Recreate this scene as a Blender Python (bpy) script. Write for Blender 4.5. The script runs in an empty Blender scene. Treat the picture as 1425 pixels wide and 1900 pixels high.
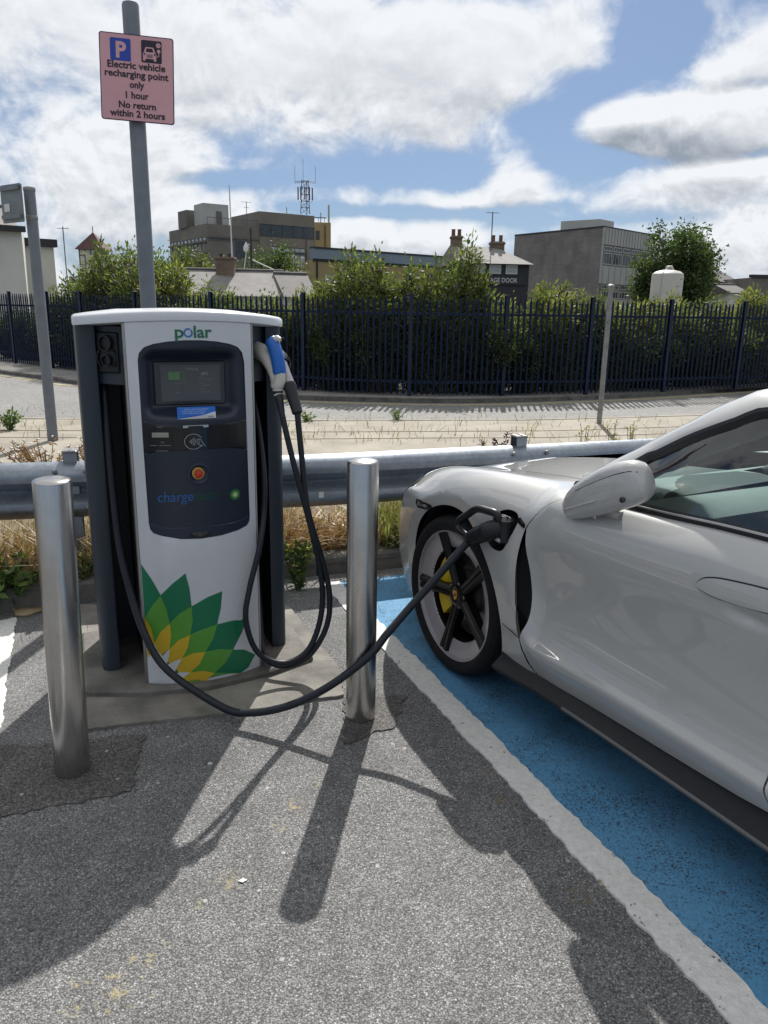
import bpy, bmesh, math, random
import numpy as np
from mathutils import Vector, Matrix
from mathutils.geometry import delaunay_2d_cdt
S = bpy.context.scene
COL = S.collection
R = math.radians
random.seed(7)
rng = np.random.default_rng(7)

# ------------------------------------------------------------------ camera
PITCH, ROLL = R(14.85), R(0.95)
c_, s_ = math.cos(PITCH), math.sin(PITCH)
right, down, fwd = Vector((1, 0, 0)), Vector((0, -s_, -c_)), Vector((0, c_, -s_))
cx = right * math.cos(ROLL) - down * math.sin(ROLL)
cy = -(right * math.sin(ROLL) + down * math.cos(ROLL))
cz = -fwd
cam_data = bpy.data.cameras.new('camera')
cam_data.sensor_fit = 'VERTICAL'
cam_data.sensor_height = 36.0
cam_data.lens = 1427.0 / 1900.0 * 36.0
cam_data.clip_start = 0.05
cam_data.clip_end = 3000
cam = bpy.data.objects.new('camera', cam_data)
COL.objects.link(cam)
cam.matrix_world = Matrix(((cx.x, cy.x, cz.x, 0), (cx.y, cy.y, cz.y, 0), (cx.z, cy.z, cz.z, 1.52), (0, 0, 0, 1)))
S.camera = cam

# ------------------------------------------------------------------ exposure
S.view_settings.view_transform = 'Standard'
S.view_settings.look = 'None'
S.view_settings.exposure = 0.34
S.view_settings.gamma = 1.0
S.view_settings.use_curve_mapping = False
S.cycles.use_denoising = True
S.cycles.max_bounces = 8
S.cycles.transparent_max_bounces = 16
S.cycles.caustics_reflective = False
S.cycles.caustics_refractive = False
S.cycles.sample_clamp_indirect = 6.0

# ------------------------------------------------------------------ sun
SUN_EL, SUN_AZ = R(45.4), math.atan2(0.127, 0.988)
sd = Vector((math.sin(SUN_AZ) * math.cos(SUN_EL), math.cos(SUN_AZ) * math.cos(SUN_EL), math.sin(SUN_EL)))
sun_data = bpy.data.lights.new('sun', 'SUN')
sun_data.energy = 4.5
sun_data.angle = R(0.55)
sun_data.color = (1.0, 0.968, 0.915)
sun = bpy.data.objects.new('sun', sun_data)
COL.objects.link(sun)
sun.rotation_euler = sd.to_track_quat('Z', 'Y').to_euler()

# ------------------------------------------------------------------ world: sky with drifting cloud
W = bpy.data.worlds.new('World')
S.world = W
W.use_nodes = True
nt = W.node_tree
for n_ in list(nt.nodes):
    nt.nodes.remove(n_)

class NB:
    """tiny node builder"""
    def __init__(s, tree): s.t = tree
    def n(s, typ, **kw):
        x = s.t.nodes.new(typ)
        for k, v in kw.items(): setattr(x, k, v)
        return x
    def l(s, a, b): s.t.links.new(a, b)
    def put(s, sock, v):
        if isinstance(v, bpy.types.NodeSocket): s.l(v, sock)
        else: sock.default_value = v
    def m(s, op, a, b=0.0, c=0.0, clamp=False):
        x = s.n('ShaderNodeMath', operation=op); x.use_clamp = clamp
        s.put(x.inputs[0], a); s.put(x.inputs[1], b); s.put(x.inputs[2], c)
        return x.outputs[0]
    def vec(s, a, b, c):
        x = s.n('ShaderNodeCombineXYZ'); s.put(x.inputs[0], a); s.put(x.inputs[1], b); s.put(x.inputs[2], c)
        return x.outputs[0]
    def noise(s, v, scale, detail=2.0, rough=0.5, dist=0.0, typ='FBM'):
        x = s.n('ShaderNodeTexNoise'); x.noise_dimensions = '3D'; x.noise_type = typ
        if v is not None: s.l(v, x.inputs['Vector'])
        x.inputs['Scale'].default_value = scale; x.inputs['Detail'].default_value = detail
        x.inputs['Roughness'].default_value = rough; x.inputs['Distortion'].default_value = dist
        return x.outputs['Fac']
    def voro(s, v, scale, feature='F1', out='Distance', rand=1.0):
        x = s.n('ShaderNodeTexVoronoi', feature=feature)
        s.l(v, x.inputs['Vector']); x.inputs['Scale'].default_value = scale
        if 'Randomness' in x.inputs: x.inputs['Randomness'].default_value = rand
        return x.outputs[out]
    def ramp(s, f, stops, interp='LINEAR'):
        x = s.n('ShaderNodeValToRGB'); x.color_ramp.interpolation = interp
        e = x.color_ramp.elements
        while len(e) < len(stops): e.new(0.5)
        for i, (p, c) in enumerate(stops):
            e[i].position = p
            e[i].color = (c, c, c, 1) if isinstance(c, (int, float)) else (*c, 1)
        s.put(x.inputs[0], f)
        return x.outputs[0]
    def mix(s, f, a, b, typ='MIX'):
        x = s.n('ShaderNodeMix', data_type='RGBA', blend_type=typ)
        s.put(x.inputs[0], f)
        for k, v in ((6, a), (7, b)):
            if isinstance(v, (tuple, list)): v = (*v[:3], 1.0)
            s.put(x.inputs[k], v)
        return x.outputs[2]
    def sstep(s, v, lo, hi):
        x = s.n('ShaderNodeMapRange', interpolation_type='SMOOTHSTEP')
        s.put(x.inputs[0], v); x.inputs[1].default_value = lo; x.inputs[2].default_value = hi
        return x.outputs[0]

B = NB(nt)
tc = B.n('ShaderNodeTexCoord')
sep = B.n('ShaderNodeSeparateXYZ'); B.l(tc.outputs['Generated'], sep.inputs[0])
az = B.m('ARCTAN2', sep.outputs[0], sep.outputs[1])
el = B.m('ARCSINE', sep.outputs[2])
BLOBS = [  # azimuth, elevation, widths, amount: thick cloud banks (+) and gaps of blue (-)
    (-.22, .265, .26, .06, .27), (.03, .285, .15, .05, .25), (.08, .235, .07, .03, .16), (-.10, .21, .14, .025, .14),
    (.345, .195, .10, .024, .50), (.285, .214, .045, .018, .30), (.150, .150, .040, .020, .36), (.11, .127, .08, .010, .22),
    (.37, .145, .07, .017, .30), (-.33, .125, .16, .04, .24), (-.05, .085, .22, .018, .26), (.45, .085, .05, .03, .28),
    (.42, .262, .07, .030, .30), (.36, .245, .05, .014, .20), (.20, .30, .06, .03, .12), (.26, .118, .12, .009, .14),
    (.300, .280, .036, .026, -.46), (.235, .240, .040, .020, -.34), (.175, .214, .045, .022, -.42), (.03, .156, .10, .014, -.34),
    (-.19, .142, .055, .010, -.30), (.235, .17, .04, .014, -.30), (.385, .236, .09, .008, -.17), (.345, .166, .11, .007, -.17), (.44, .17, .04, .006, -.15), (.20, .122, .06, .006, -.14), (-.02, .112, .09, .006, -.18), (.21, .11, .12, .010, -.16), (-.09, .115, .06, .010, -.22)]
def cloud_density(du, dv):
    a = B.m('ADD', az, du); e = B.m('ADD', el, dv)
    q = B.vec(a, B.m('MULTIPLY', e, 1.2), 0.37)
    n1 = B.noise(q, 9.0, 12.0, 0.60, 0.35)
    n2 = B.noise(B.vec(B.m('MULTIPLY', a, 2.4), B.m('MULTIPLY', e, 9.0), 4.2), 2.6, 8.0, 0.6, 0.5)
    d = B.m('ADD', B.m('MULTIPLY', n1, 0.92), B.m('MULTIPLY', n2, 0.22))
    for (ba, be, sa, se, am) in BLOBS:
        u = B.m('MULTIPLY', B.m('SUBTRACT', a, ba), 1 / sa)
        v = B.m('MULTIPLY', B.m('SUBTRACT', e, be), 1 / se)
        r2 = B.m('ADD', B.m('MULTIPLY', u, u), B.m('MULTIPLY', v, v))
        g = B.m('MULTIPLY', B.m('POWER', 2.718, B.m('MULTIPLY', r2, -0.7)), am)
        d = B.m('ADD', d, g)
    return B.m('ADD', d, B.m('MULTIPLY', B.sstep(el, .38, .62), .42))  # extra cloud cover added above the view to fill the shadows
d0 = cloud_density(0.0, 0.0)
d1 = cloud_density(0.002, 0.013)
alpha = B.sstep(d0, 0.52, 0.79)
relief = B.m('MULTIPLY', B.m('SUBTRACT', d0, d1), B.m('SUBTRACT', 3.0, B.m('MULTIPLY', B.sstep(el, .22, .27), 1.7)))
thick = B.m('MULTIPLY', B.sstep(d0, 0.74, 1.24), B.m('SUBTRACT', 1.0, B.m('MULTIPLY', B.sstep(el, .225, .28), .55)))
lit = B.m('ADD', B.m('SUBTRACT', 0.90, B.m('MULTIPLY', thick, 0.46)), relief, clamp=True)
ccol = B.mix(lit, (3.0, 3.45, 4.1), (8.6, 8.85, 9.2))
sky = B.n('ShaderNodeTexSky', sky_type='NISHITA')
sky.sun_disc = False
sky.sun_elevation = SUN_EL
sky.sun_rotation = SUN_AZ
sky.altitude = 10; sky.air_density = 1.0; sky.dust_density = 0.6; sky.ozone_density = 1.6
horiz = B.sstep(el, -0.02, 0.10)
skyt = B.mix(1.0, sky.outputs[0], (.43, .56, .78), 'MULTIPLY')
skyt = B.mix(.36, skyt, (4.0, 4.75, 5.4))
skyc = B.mix(B.m('MULTIPLY', B.m('SUBTRACT', 1.0, horiz), 0.5), skyt, (4.7, 5.3, 6.2))
ccol = B.mix(B.sstep(el, .40, .75), ccol, (7.2, 7.3, 7.5))   # even bright cloud added overhead, out of view, as fill light
final = B.mix(alpha, skyc, ccol)
bg = B.n('ShaderNodeBackground'); B.l(final, bg.inputs['Color']); bg.inputs['Strength'].default_value = 0.082
wo = B.n('ShaderNodeOutputWorld'); B.l(bg.outputs[0], wo.inputs[0])

# ------------------------------------------------------------------ materials
MATS = {}
def newmat(name):
    m = bpy.data.materials.new(name); m.use_nodes = True
    t = m.node_tree
    b = NB(t)
    p = t.nodes['Principled BSDF']
    return m, b, p
def pm(name, c1, c2=None, scale=6.0, rough=0.5, metal=0.0, bump=0.0, bscale=None, coat=0.0, rough2=None, spec=None, detail=6.0, coord='Object', lo=.35, hi=.65, bdist=.01):
    m, b, p = newmat(name)
    t = b.n('ShaderNodeTexCoord').outputs[coord]
    if c2 is None: c2 = tuple(x * 0.9 for x in c1)
    f = b.ramp(b.noise(t, scale, detail, 0.6), [(lo, 0.0), (hi, 1.0)])
    b.l(b.mix(f, c1, c2), p.inputs['Base Color'])
    if rough2 is None: p.inputs['Roughness'].default_value = rough
    else:
        r = b.n('ShaderNodeMapRange'); b.l(f, r.inputs[0]); r.inputs[3].default_value = rough; r.inputs[4].default_value = rough2
        b.l(r.outputs[0], p.inputs['Roughness'])
    p.inputs['Metallic'].default_value = metal
    if spec is not None: p.inputs['Specular IOR Level'].default_value = spec
    if coat: p.inputs['Coat Weight'].default_value = coat; p.inputs['Coat Roughness'].default_value = 0.03
    if bump:
        bn = b.n('ShaderNodeBump'); bn.inputs['Strength'].default_value = bump; bn.inputs['Distance'].default_value = bdist
        b.l(b.noise(t, bscale or scale * 6, 4.0, 0.6), bn.inputs['Height']); b.l(bn.outputs[0], p.inputs['Normal'])
    MATS[name] = m
    return m

def asphalt(name, tone, specks, patch, bscale=150.0, warm=(1, 1, 1)):
    m, b, p = newmat(name)
    t = b.n('ShaderNodeTexCoord').outputs['Object']
    cell = b.voro(t, bscale, out='Color')
    cellv = b.n('ShaderNodeSeparateColor'); b.l(cell, cellv.inputs[0])
    dist = b.voro(t, bscale, out='Distance')
    stone = b.ramp(cellv.outputs[0], [(0.0, tone * .60), (0.5, tone * .94), (0.9, tone * 1.24), (1.0, specks)])
    gap = b.ramp(dist, [(0.36, 1.0), (0.68, 0.42)])
    col = b.mix(1.0, stone, gap, 'MULTIPLY')
    fine = b.ramp(b.noise(t, 420, 3, .7), [(.3, .65), (.7, 1.3)])
    col = b.mix(1.0, col, fine, 'MULTIPLY')
    big = b.ramp(b.noise(t, 0.9, 5, .6), [(.3, 1 - patch), (.7, 1 + patch)])
    col = b.mix(1.0, col, big, 'MULTIPLY')
    mid = b.ramp(b.noise(t, 7, 6, .7), [(.3, .80), (.7, 1.18)])
    col = b.mix(1.0, col, mid, 'MULTIPLY')
    col = b.mix(1.0, col, warm, 'MULTIPLY')
    chip = b.n('ShaderNodeSeparateColor'); b.l(b.voro(t, 22, out='Color'), chip.inputs[0])
    cm = b.m('MULTIPLY', b.sstep(chip.outputs[0], .90, .93), b.sstep(b.m('MULTIPLY', b.voro(t, 22), -1.0), -.17, -.09))
    col = b.mix(b.m('MULTIPLY', cm, .75), col, (.52, .51, .48))
    dk = b.m('MULTIPLY', b.sstep(chip.outputs[1], .90, .93), b.sstep(b.m('MULTIPLY', b.voro(t, 22), -1.0), -.30, -.10))
    col = b.mix(b.m('MULTIPLY', dk, .6), col, (.05, .05, .05))
    b.l(col, p.inputs['Base Color'])
    p.inputs['Roughness'].default_value = 0.82
    bn = b.n('ShaderNodeBump'); bn.inputs['Strength'].default_value = 0.8; bn.inputs['Distance'].default_value = 0.003
    h = b.m('ADD', b.m('MULTIPLY', dist, -1.0), b.m('MULTIPLY', cellv.outputs[1], 0.6))
    b.l(h, bn.inputs['Height']); b.l(bn.outputs[0], p.inputs['Normal'])
    MATS[name] = m
    return m, b, p, t, col
m_ = asphalt('asphalt', 0.240, 0.48, 0.15, 215.0, (1.0, .995, .985))
# ochre stains left by an old painted line
_, b, p, t, col = m_
rot = b.n('ShaderNodeMapping'); rot.inputs['Rotation'].default_value = (0, 0, R(-32)); b.l(t, rot.inputs[0])
rot.inputs['Location'].default_value = (-0.06, 0.0, 0)
sx = b.n('ShaderNodeSeparateXYZ'); b.l(rot.outputs[0], sx.inputs[0])
def world_stain(b, t, pts, size):
    f = None
    for (x, y, r) in pts:
        v = b.n('ShaderNodeVectorMath', operation='DISTANCE'); b.l(t, v.inputs[0]); v.inputs[1].default_value = (x, y, 0)
        d = b.m('SUBTRACT', 1.0, b.m('DIVIDE', v.outputs['Value'], r), clamp=True)
        f = d if f is None else b.m('MAXIMUM', f, d)
    n = b.noise(t, size, 6, .65)
    return b.sstep(b.m('ADD', b.m('MULTIPLY', f, .55), b.m('MULTIPLY', b.m('SUBTRACT', n, .72), 1.9)), 0.02, 0.30)
OCHRE = [(-.60, 1.42, .16), (-.56, 1.50, .12), (-.30, 2.0, .10), (-.27, 2.1, .10), (-.40, 1.78, .11), (-.52, 1.56, .06), (-.47, 1.68, .05), (-.70, 1.44, .06), (-.20, 2.22, .05), (-.66, 1.36, .08)]
f = world_stain(b, t, OCHRE, 38)
col = b.mix(b.m('MULTIPLY', f, .62), col, (.40, .34, .17))
damp = world_stain(b, t, [(-.45, 1.75, .35), (-.2, 2.2, .3), (.55, 1.6, .25)], 9)
col = b.mix(b.m('MULTIPLY', damp, .28), col, (.10, .10, .10))
col = b.mix(b.m('MULTIPLY', world_stain(b, t, [(.36, 2.30, .10), (.40, 2.16, .15), (.545, 1.75, .16)], 40), .8), col, (.17, .13, .06))
b.l(col, p.inputs['Base Color'])
asphalt('patch_asphalt', 0.150, 0.28, 0.25, 165.0, (1.0, .96, .91))
asphalt('road_asphalt', 0.31, 0.40, 0.10, 130.0, (1, .98, .94))

def painted(name, paint, paint2, wear_lo, wear_hi, edge=0.0, under=(.06, .06, .062), fleck=75.0, stains=()):
    m, b, p = newmat(name)
    t = b.n('ShaderNodeTexCoord').outputs['Object']
    base = b.mix(b.ramp(b.noise(t, 2.3, 6, .65), [(.3, 0), (.7, 1)]), paint, paint2)
    base = b.mix(1.0, base, b.ramp(b.noise(t, 60, 4, .7), [(.25, .80), (.75, 1.15)]), 'MULTIPLY')
    w1 = b.noise(t, fleck, 4, .62)
    w2 = b.noise(t, 5.0, 5, .6)
    w = b.m('ADD', w1, b.m('MULTIPLY', b.m('SUBTRACT', w2, .5), 0.35))
    f = b.sstep(w, wear_lo, wear_hi)
    if stains: base = b.mix(b.m('MULTIPLY', world_stain(b, t, stains, 40), .85), base, (.20, .155, .07))
    b.l(b.mix(f, base, under), p.inputs['Base Color'])
    p.inputs['Roughness'].default_value = 0.72
    bn = b.n('ShaderNodeBump'); bn.inputs['Strength'].default_value = 0.75; bn.inputs['Distance'].default_value = 0.004
    b.l(b.m('SUBTRACT', b.noise(t, 130, 3, .6), f), bn.inputs['Height']); b.l(bn.outputs[0], p.inputs['Normal'])
    MATS[name] = m
painted('blue_paint', (.075, .265, .48), (.12, .32, .52), .565, .635, fleck=170)
painted('white_paint', (.80, .79, .76), (.66, .65, .62), .66, .72, under=(.20, .19, .17), fleck=55, stains=[(.355, 2.34, .10), (.42, 2.17, .17), (.565, 1.76, .18)])
painted('yellow_paint', (.50, .41, .19), (.44, .38, .22), .56, .66, under=(.25, .24, .22), fleck=20)
pm('concrete', (.265, .25, .22), (.125, .118, .105), 4.5, .85, bump=.5, bscale=90)
pm('plinth_concrete', (.20, .19, .17), (.10, .095, .085), 6.0, .85, bump=.5, bscale=90)
pm('kerb_concrete', (.17, .16, .14), (.09, .085, .075), 7.0, .9, bump=.6, bscale=50)
pm('paving', (.32, .29, .235), (.23, .205, .165), 2.2, .85, bump=.3, bscale=40)
pm('far_paving', (.32, .30, .28), (.20, .19, .175), 3.0, .9, bump=.3, bscale=30)
pm('soil', (.20, .155, .10), (.11, .085, .055), 9.0, .95, bump=.8, bscale=60)
pm('waste_ground', (.12, .11, .07), (.07, .075, .04), 1.5, .95, bump=.5)
pm('outer_ground', (.14, .135, .12), (.10, .10, .09), .2, .95)
pm('navy', (.006, .015, .042), (.009, .020, .050), 6, .45, spec=.3)
pm('charger_dark', (.022, .034, .048), (.028, .040, .055), 4, .42, bump=.05, bscale=700)
pm('bay_black', (.008, .009, .013), (.012, .013, .018), 5, .6)
pm('panel_white', (.63, .65, .68), (.54, .555, .58), 2.2, .30, coat=.25, rough2=.48, detail=9)
pm('inset_navy', (.010, .016, .032), (.013, .020, .037), 4, .35)
pm('inset_low', (.014, .022, .045), (.012, .019, .040), 4, .38)
pm('reader_black', (.004, .005, .008), None, 4, .22)
pm('screen_glass', (.065, .070, .076), (.078, .083, .088), 7, .12)  # base colour lightened to stand for glare on the display
pm('bezel', (.035, .039, .045), None, 7, .3)
pm('line_grey', (.45, .47, .5), None, 5, .4)
pm('lcd_grey', (.30, .32, .27), None, 5, .3)
pm('dim_text', (.24, .25, .26), None, 5, .4)
pm('screen_green', (.10, .22, .09), (.07, .16, .06), 30, .3)
pm('card_blue', (.025, .17, .62), None, 5, .3)
pm('card_white', (.72, .74, .78), None, 5, .3)
pm('alu', (.42, .41, .40), (.34, .33, .33), 8, .38, metal=.8)
pm('logo_green', (.012, .145, .075), None, 5, .3)
pm('logo_blue', (.02, .17, .50), None, 5, .3)
pm('petal_dark', (.004, .165, .075), (.004, .150, .068), 5, .33)
pm('petal_mid', (.10, .32, .045), (.09, .29, .04), 5, .33)
pm('petal_yellow', (.62, .42, .03), (.56, .39, .03), 5, .33)
pm('petal_white', (.66, .68, .70), None, 5, .33)
pm('text_blue', (.02, .12, .38), None, 5, .3)
pm('text_green', (.006, .07, .05), None, 5, .3)
pm('burst_green', (.10, .26, .05), None, 5, .3)
pm('burst_pale', (.50, .62, .30), None, 5, .3)
pm('red_plastic', (.55, .03, .02), None, 5, .35)
pm('gold_ring', (.55, .30, .06), None, 5, .4)
pm('rubber', (.012, .013, .016), (.018, .019, .022), 20, .5)
pm('cable_black', (.010, .013, .020), (.014, .017, .024), 15, .45, spec=.35)
pm('plastic_black', (.006, .007, .010), (.009, .010, .013), 30, .35, spec=.4, bump=.1, bscale=300)
pm('socket_dark', (.012, .013, .016), None, 10, .5)
pm('conn_white', (.60, .59, .52), (.50, .49, .44), 12, .4)
pm('conn_blue', (.012, .13, .50), None, 12, .35)
pm('conn_metal', (.40, .36, .38), (.30, .27, .29), 10, .3, metal=.7)
pm('pink_sign', (.68, .37, .39), (.63, .34, .36), 4, .45)
pm('sign_edge', (.035, .008, .045), None, 4, .45)
pm('sign_blue', (.02, .06, .38), None, 4, .45)
pm('sign_black', (.022, .010, .022), None, 4, .45)
pm('pole_grey', (.17, .19, .215), (.14, .155, .175), 9, .5, bump=.1)
pm('pole_galv', (.30, .30, .29), (.20, .20, .20), 12, .45, metal=.5)
pm('sign_back', (.22, .25, .25), (.17, .19, .19), 9, .45, metal=.4)
pm('sticker_white', (.62, .63, .62), None, 9, .5)
pm('tyre', (.009, .009, .010), (.014, .014, .015), 25, .75, spec=.2, bump=.3, bscale=160)
pm('rim_black', (.004, .004, .005), None, 8, .35, spec=.25)
pm('rim_grey', (.42, .39, .41), (.38, .355, .375), 8, .34, metal=.35, coat=.3)
pm('well_black', (.006, .006, .007), None, 8, .85)
pm('caliper', (.66, .46, .010), (.60, .41, .010), 9, .4)
pm('disc_steel', (.30, .29, .28), (.20, .19, .18), 30, .35, metal=.9)
pm('crest_gold', (.62, .40, .08), None, 9, .35, metal=.6)
pm('crest_red', (.30, .03, .02), None, 9, .4)
pm('gloss_black', (.006, .006, .008), None, 9, .08, coat=.6)
pm('seal_black', (.008, .009, .012), None, 9, .5)
pm('chrome', (.65, .65, .66), None, 9, .12, metal=1.0)
pm('dull_trim', (.13, .135, .14), None, 8, .35, metal=.5)
pm('lamp_clear', (.35, .35, .36), (.12, .12, .13), 40, .08)
pm('lamp_red', (.35, .01, .01), None, 9, .15)
pm('interior_dark', (.022, .024, .026), (.03, .032, .034), 25, .6)
pm('interior_pale', (.40, .42, .41), (.35, .37, .36), 8, .55)
pm('interior_grey', (.20, .225, .22), (.17, .19, .185), 12, .6)
pm('skirt_black', (.011, .013, .016), (.015, .017, .020), 40, .45, spec=.3, bump=.1, bscale=400)
pm('plant_pot', (.3, .2, .1))
def car_paint():
    m, b, p = newmat('paint')
    t = b.n('ShaderNodeTexCoord').outputs['Object']
    f = b.ramp(b.noise(t, 3, 5, .6), [(.3, 0), (.7, 1)])
    low = b.n('ShaderNodeSeparateXYZ'); b.l(t, low.inputs[0])
    b.l(b.mix(f, (.43, .43, .42), (.41, .41, .40)), p.inputs['Base Color'])
    p.inputs['Roughness'].default_value = 0.40
    p.inputs['Coat Weight'].default_value = 1.0; p.inputs['Coat IOR'].default_value = 1.6
    dust = b.ramp(b.noise(t, 30, 6, .7), [(.35, .008), (.75, .035)])
    b.l(dust, p.inputs['Coat Roughness'])
    MATS['paint'] = m
car_paint()
def steel():
    m, b, p = newmat('brushed_steel')
    t = b.n('ShaderNodeTexCoord').outputs['Object']
    mp = b.n('ShaderNodeMapping'); mp.inputs['Scale'].default_value = (1, 1, .012); b.l(t, mp.inputs[0])
    n = b.noise(mp.outputs[0], 240, 4, .7)
    big = b.noise(t, 5, 6, .6)
    b.l(b.mix(b.ramp(big, [(.3, 0), (.7, 1)]), (.56, .545, .53), (.44, .43, .415)), p.inputs['Base Color'])
    p.inputs['Metallic'].default_value = 1.0
    b.l(b.ramp(n, [(.2, .17), (.8, .31)]), p.inputs['Roughness'])
    bn = b.n('ShaderNodeBump'); bn.inputs['Strength'].default_value = .10; bn.inputs['Distance'].default_value = .002
    b.l(n, bn.inputs['Height']); b.l(bn.outputs[0], p.inputs['Normal'])
    MATS['brushed_steel'] = m
steel()
def galv():
    m, b, p = newmat('galvanised')
    t = b.n('ShaderNodeTexCoord').outputs['Object']
    cell = b.voro(t, 60, out='Color')
    sc = b.n('ShaderNodeSeparateColor'); b.l(cell, sc.inputs[0])
    f = b.m('ADD', b.m('MULTIPLY', sc.outputs[0], .16), b.m('MULTIPLY', b.noise(t, 4, 7, .65), .84))
    b.l(b.ramp(f, [(.25, (.18, .205, .24)), (.75, (.31, .345, .39))]), p.inputs['Base Color'])
    p.inputs['Metallic'].default_value = .85
    b.l(b.ramp(b.noise(t, 40, 5, .6), [(.3, .36), (.7, .52)]), p.inputs['Roughness'])
    mp = b.n('ShaderNodeMapping'); mp.inputs['Scale'].default_value = (1, 1, .05); b.l(t, mp.inputs[0])
    bn = b.n('ShaderNodeBump'); bn.inputs['Strength'].default_value = .12; bn.inputs['Distance'].default_value = .002
    b.l(b.noise(mp.outputs[0], 90, 3, .6), bn.inputs['Height']); b.l(bn.outputs[0], p.inputs['Normal'])
    MATS['galvanised'] = m
galv()
def glass(name, tint, dark=0.0, refl=1.0):
    m = bpy.data.materials.new(name); m.use_nodes = True
    t = m.node_tree; b = NB(t)
    t.nodes.remove(t.nodes['Principled BSDF'])
    tr = b.n('ShaderNodeBsdfTransparent'); tr.inputs[0].default_value = (*tint, 1)
    gl = b.n('ShaderNodeBsdfGlossy'); gl.inputs['Roughness'].default_value = .012; gl.inputs[0].default_value = (1, 1, 1, 1)
    fr = b.n('ShaderNodeFresnel'); fr.inputs['IOR'].default_value = 1.75
    mx = b.n('ShaderNodeMixShader'); b.l(b.m('MULTIPLY', fr.outputs[0], refl, clamp=True), mx.inputs[0]); b.l(tr.outputs[0], mx.inputs[1]); b.l(gl.outputs[0], mx.inputs[2])
    b.l(mx.outputs[0], t.nodes['Material Output'].inputs[0])
    MATS[name] = m
glass('car_glass', (.72, .84, .82))
pm('window_dark', (.035, .045, .055), (.06, .07, .08), 3, .08)
pm('window_pale', (.30, .33, .36), (.42, .45, .48), 1.2, .15)
def leaf(name, c1, c2, c3=None, trans=.35):
    m, b, p = newmat(name)
    g = b.n('ShaderNodeNewGeometry').outputs['Random Per Island']
    t = b.n('ShaderNodeTexCoord').outputs['Object']
    st = [(0, c1), (.6, c2), (1, c3 or c2)]
    col = b.ramp(g, st)
    col = b.mix(1.0, col, b.ramp(b.noise(t, 1.3, 3, .6), [(.3, .72), (.7, 1.25)]), 'MULTIPLY')
    b.l(col, p.inputs['Base Color'])
    p.inputs['Roughness'].default_value = .5
    tl = b.n('ShaderNodeBsdfTranslucent'); b.l(b.mix(1.0, col, (1.3, 1.5, .7), 'MULTIPLY'), tl.inputs[0])
    mx = b.n('ShaderNodeMixShader'); mx.inputs[0].default_value = trans
    o = m.node_tree.nodes['Material Output']
    b.l(p.outputs[0], mx.inputs[1]); b.l(tl.outputs[0], mx.inputs[2]); b.l(mx.outputs[0], o.inputs[0])
    MATS[name] = m
leaf('leaf_bush', (.055, .080, .026), (.115, .145, .045), (.25, .24, .10), .40)
leaf('leaf_bramble', (.028, .045, .018), (.05, .075, .025), (.09, .11, .04), .3)  # bush leaf darkened in its colour to stand for shade behind the fence
leaf('leaf_light', (.085, .11, .035), (.17, .19, .055), (.30, .26, .12), .40)
leaf('leaf_tree', (.032, .055, .020), (.062, .095, .030), (.13, .16, .06), .4)
leaf('leaf_weed', (.05, .10, .025), (.10, .17, .04), (.20, .24, .07))
leaf('dry_grass', (.30, .21, .11), (.42, .32, .19), (.19, .12, .065), .25)
leaf('green_grass', (.11, .14, .04), (.21, .22, .08), (.32, .28, .13), .3)
leaf('dead_leaf', (.30, .14, .06), (.42, .25, .13), (.20, .10, .05), .2)
leaf('flower_purple', (.12, .07, .22), (.20, .12, .32), (.10, .06, .12))
leaf('seed_brown', (.10, .06, .045), (.16, .10, .07), (.07, .04, .03), .1)
leaf('flower_yellow', (.50, .45, .08), (.55, .50, .14))
pm('bark', (.11, .085, .06), (.06, .048, .035), 14, .9, bump=.5)
pm('stem_brown', (.15, .12, .07), (.09, .08, .045), 14, .9)
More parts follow.
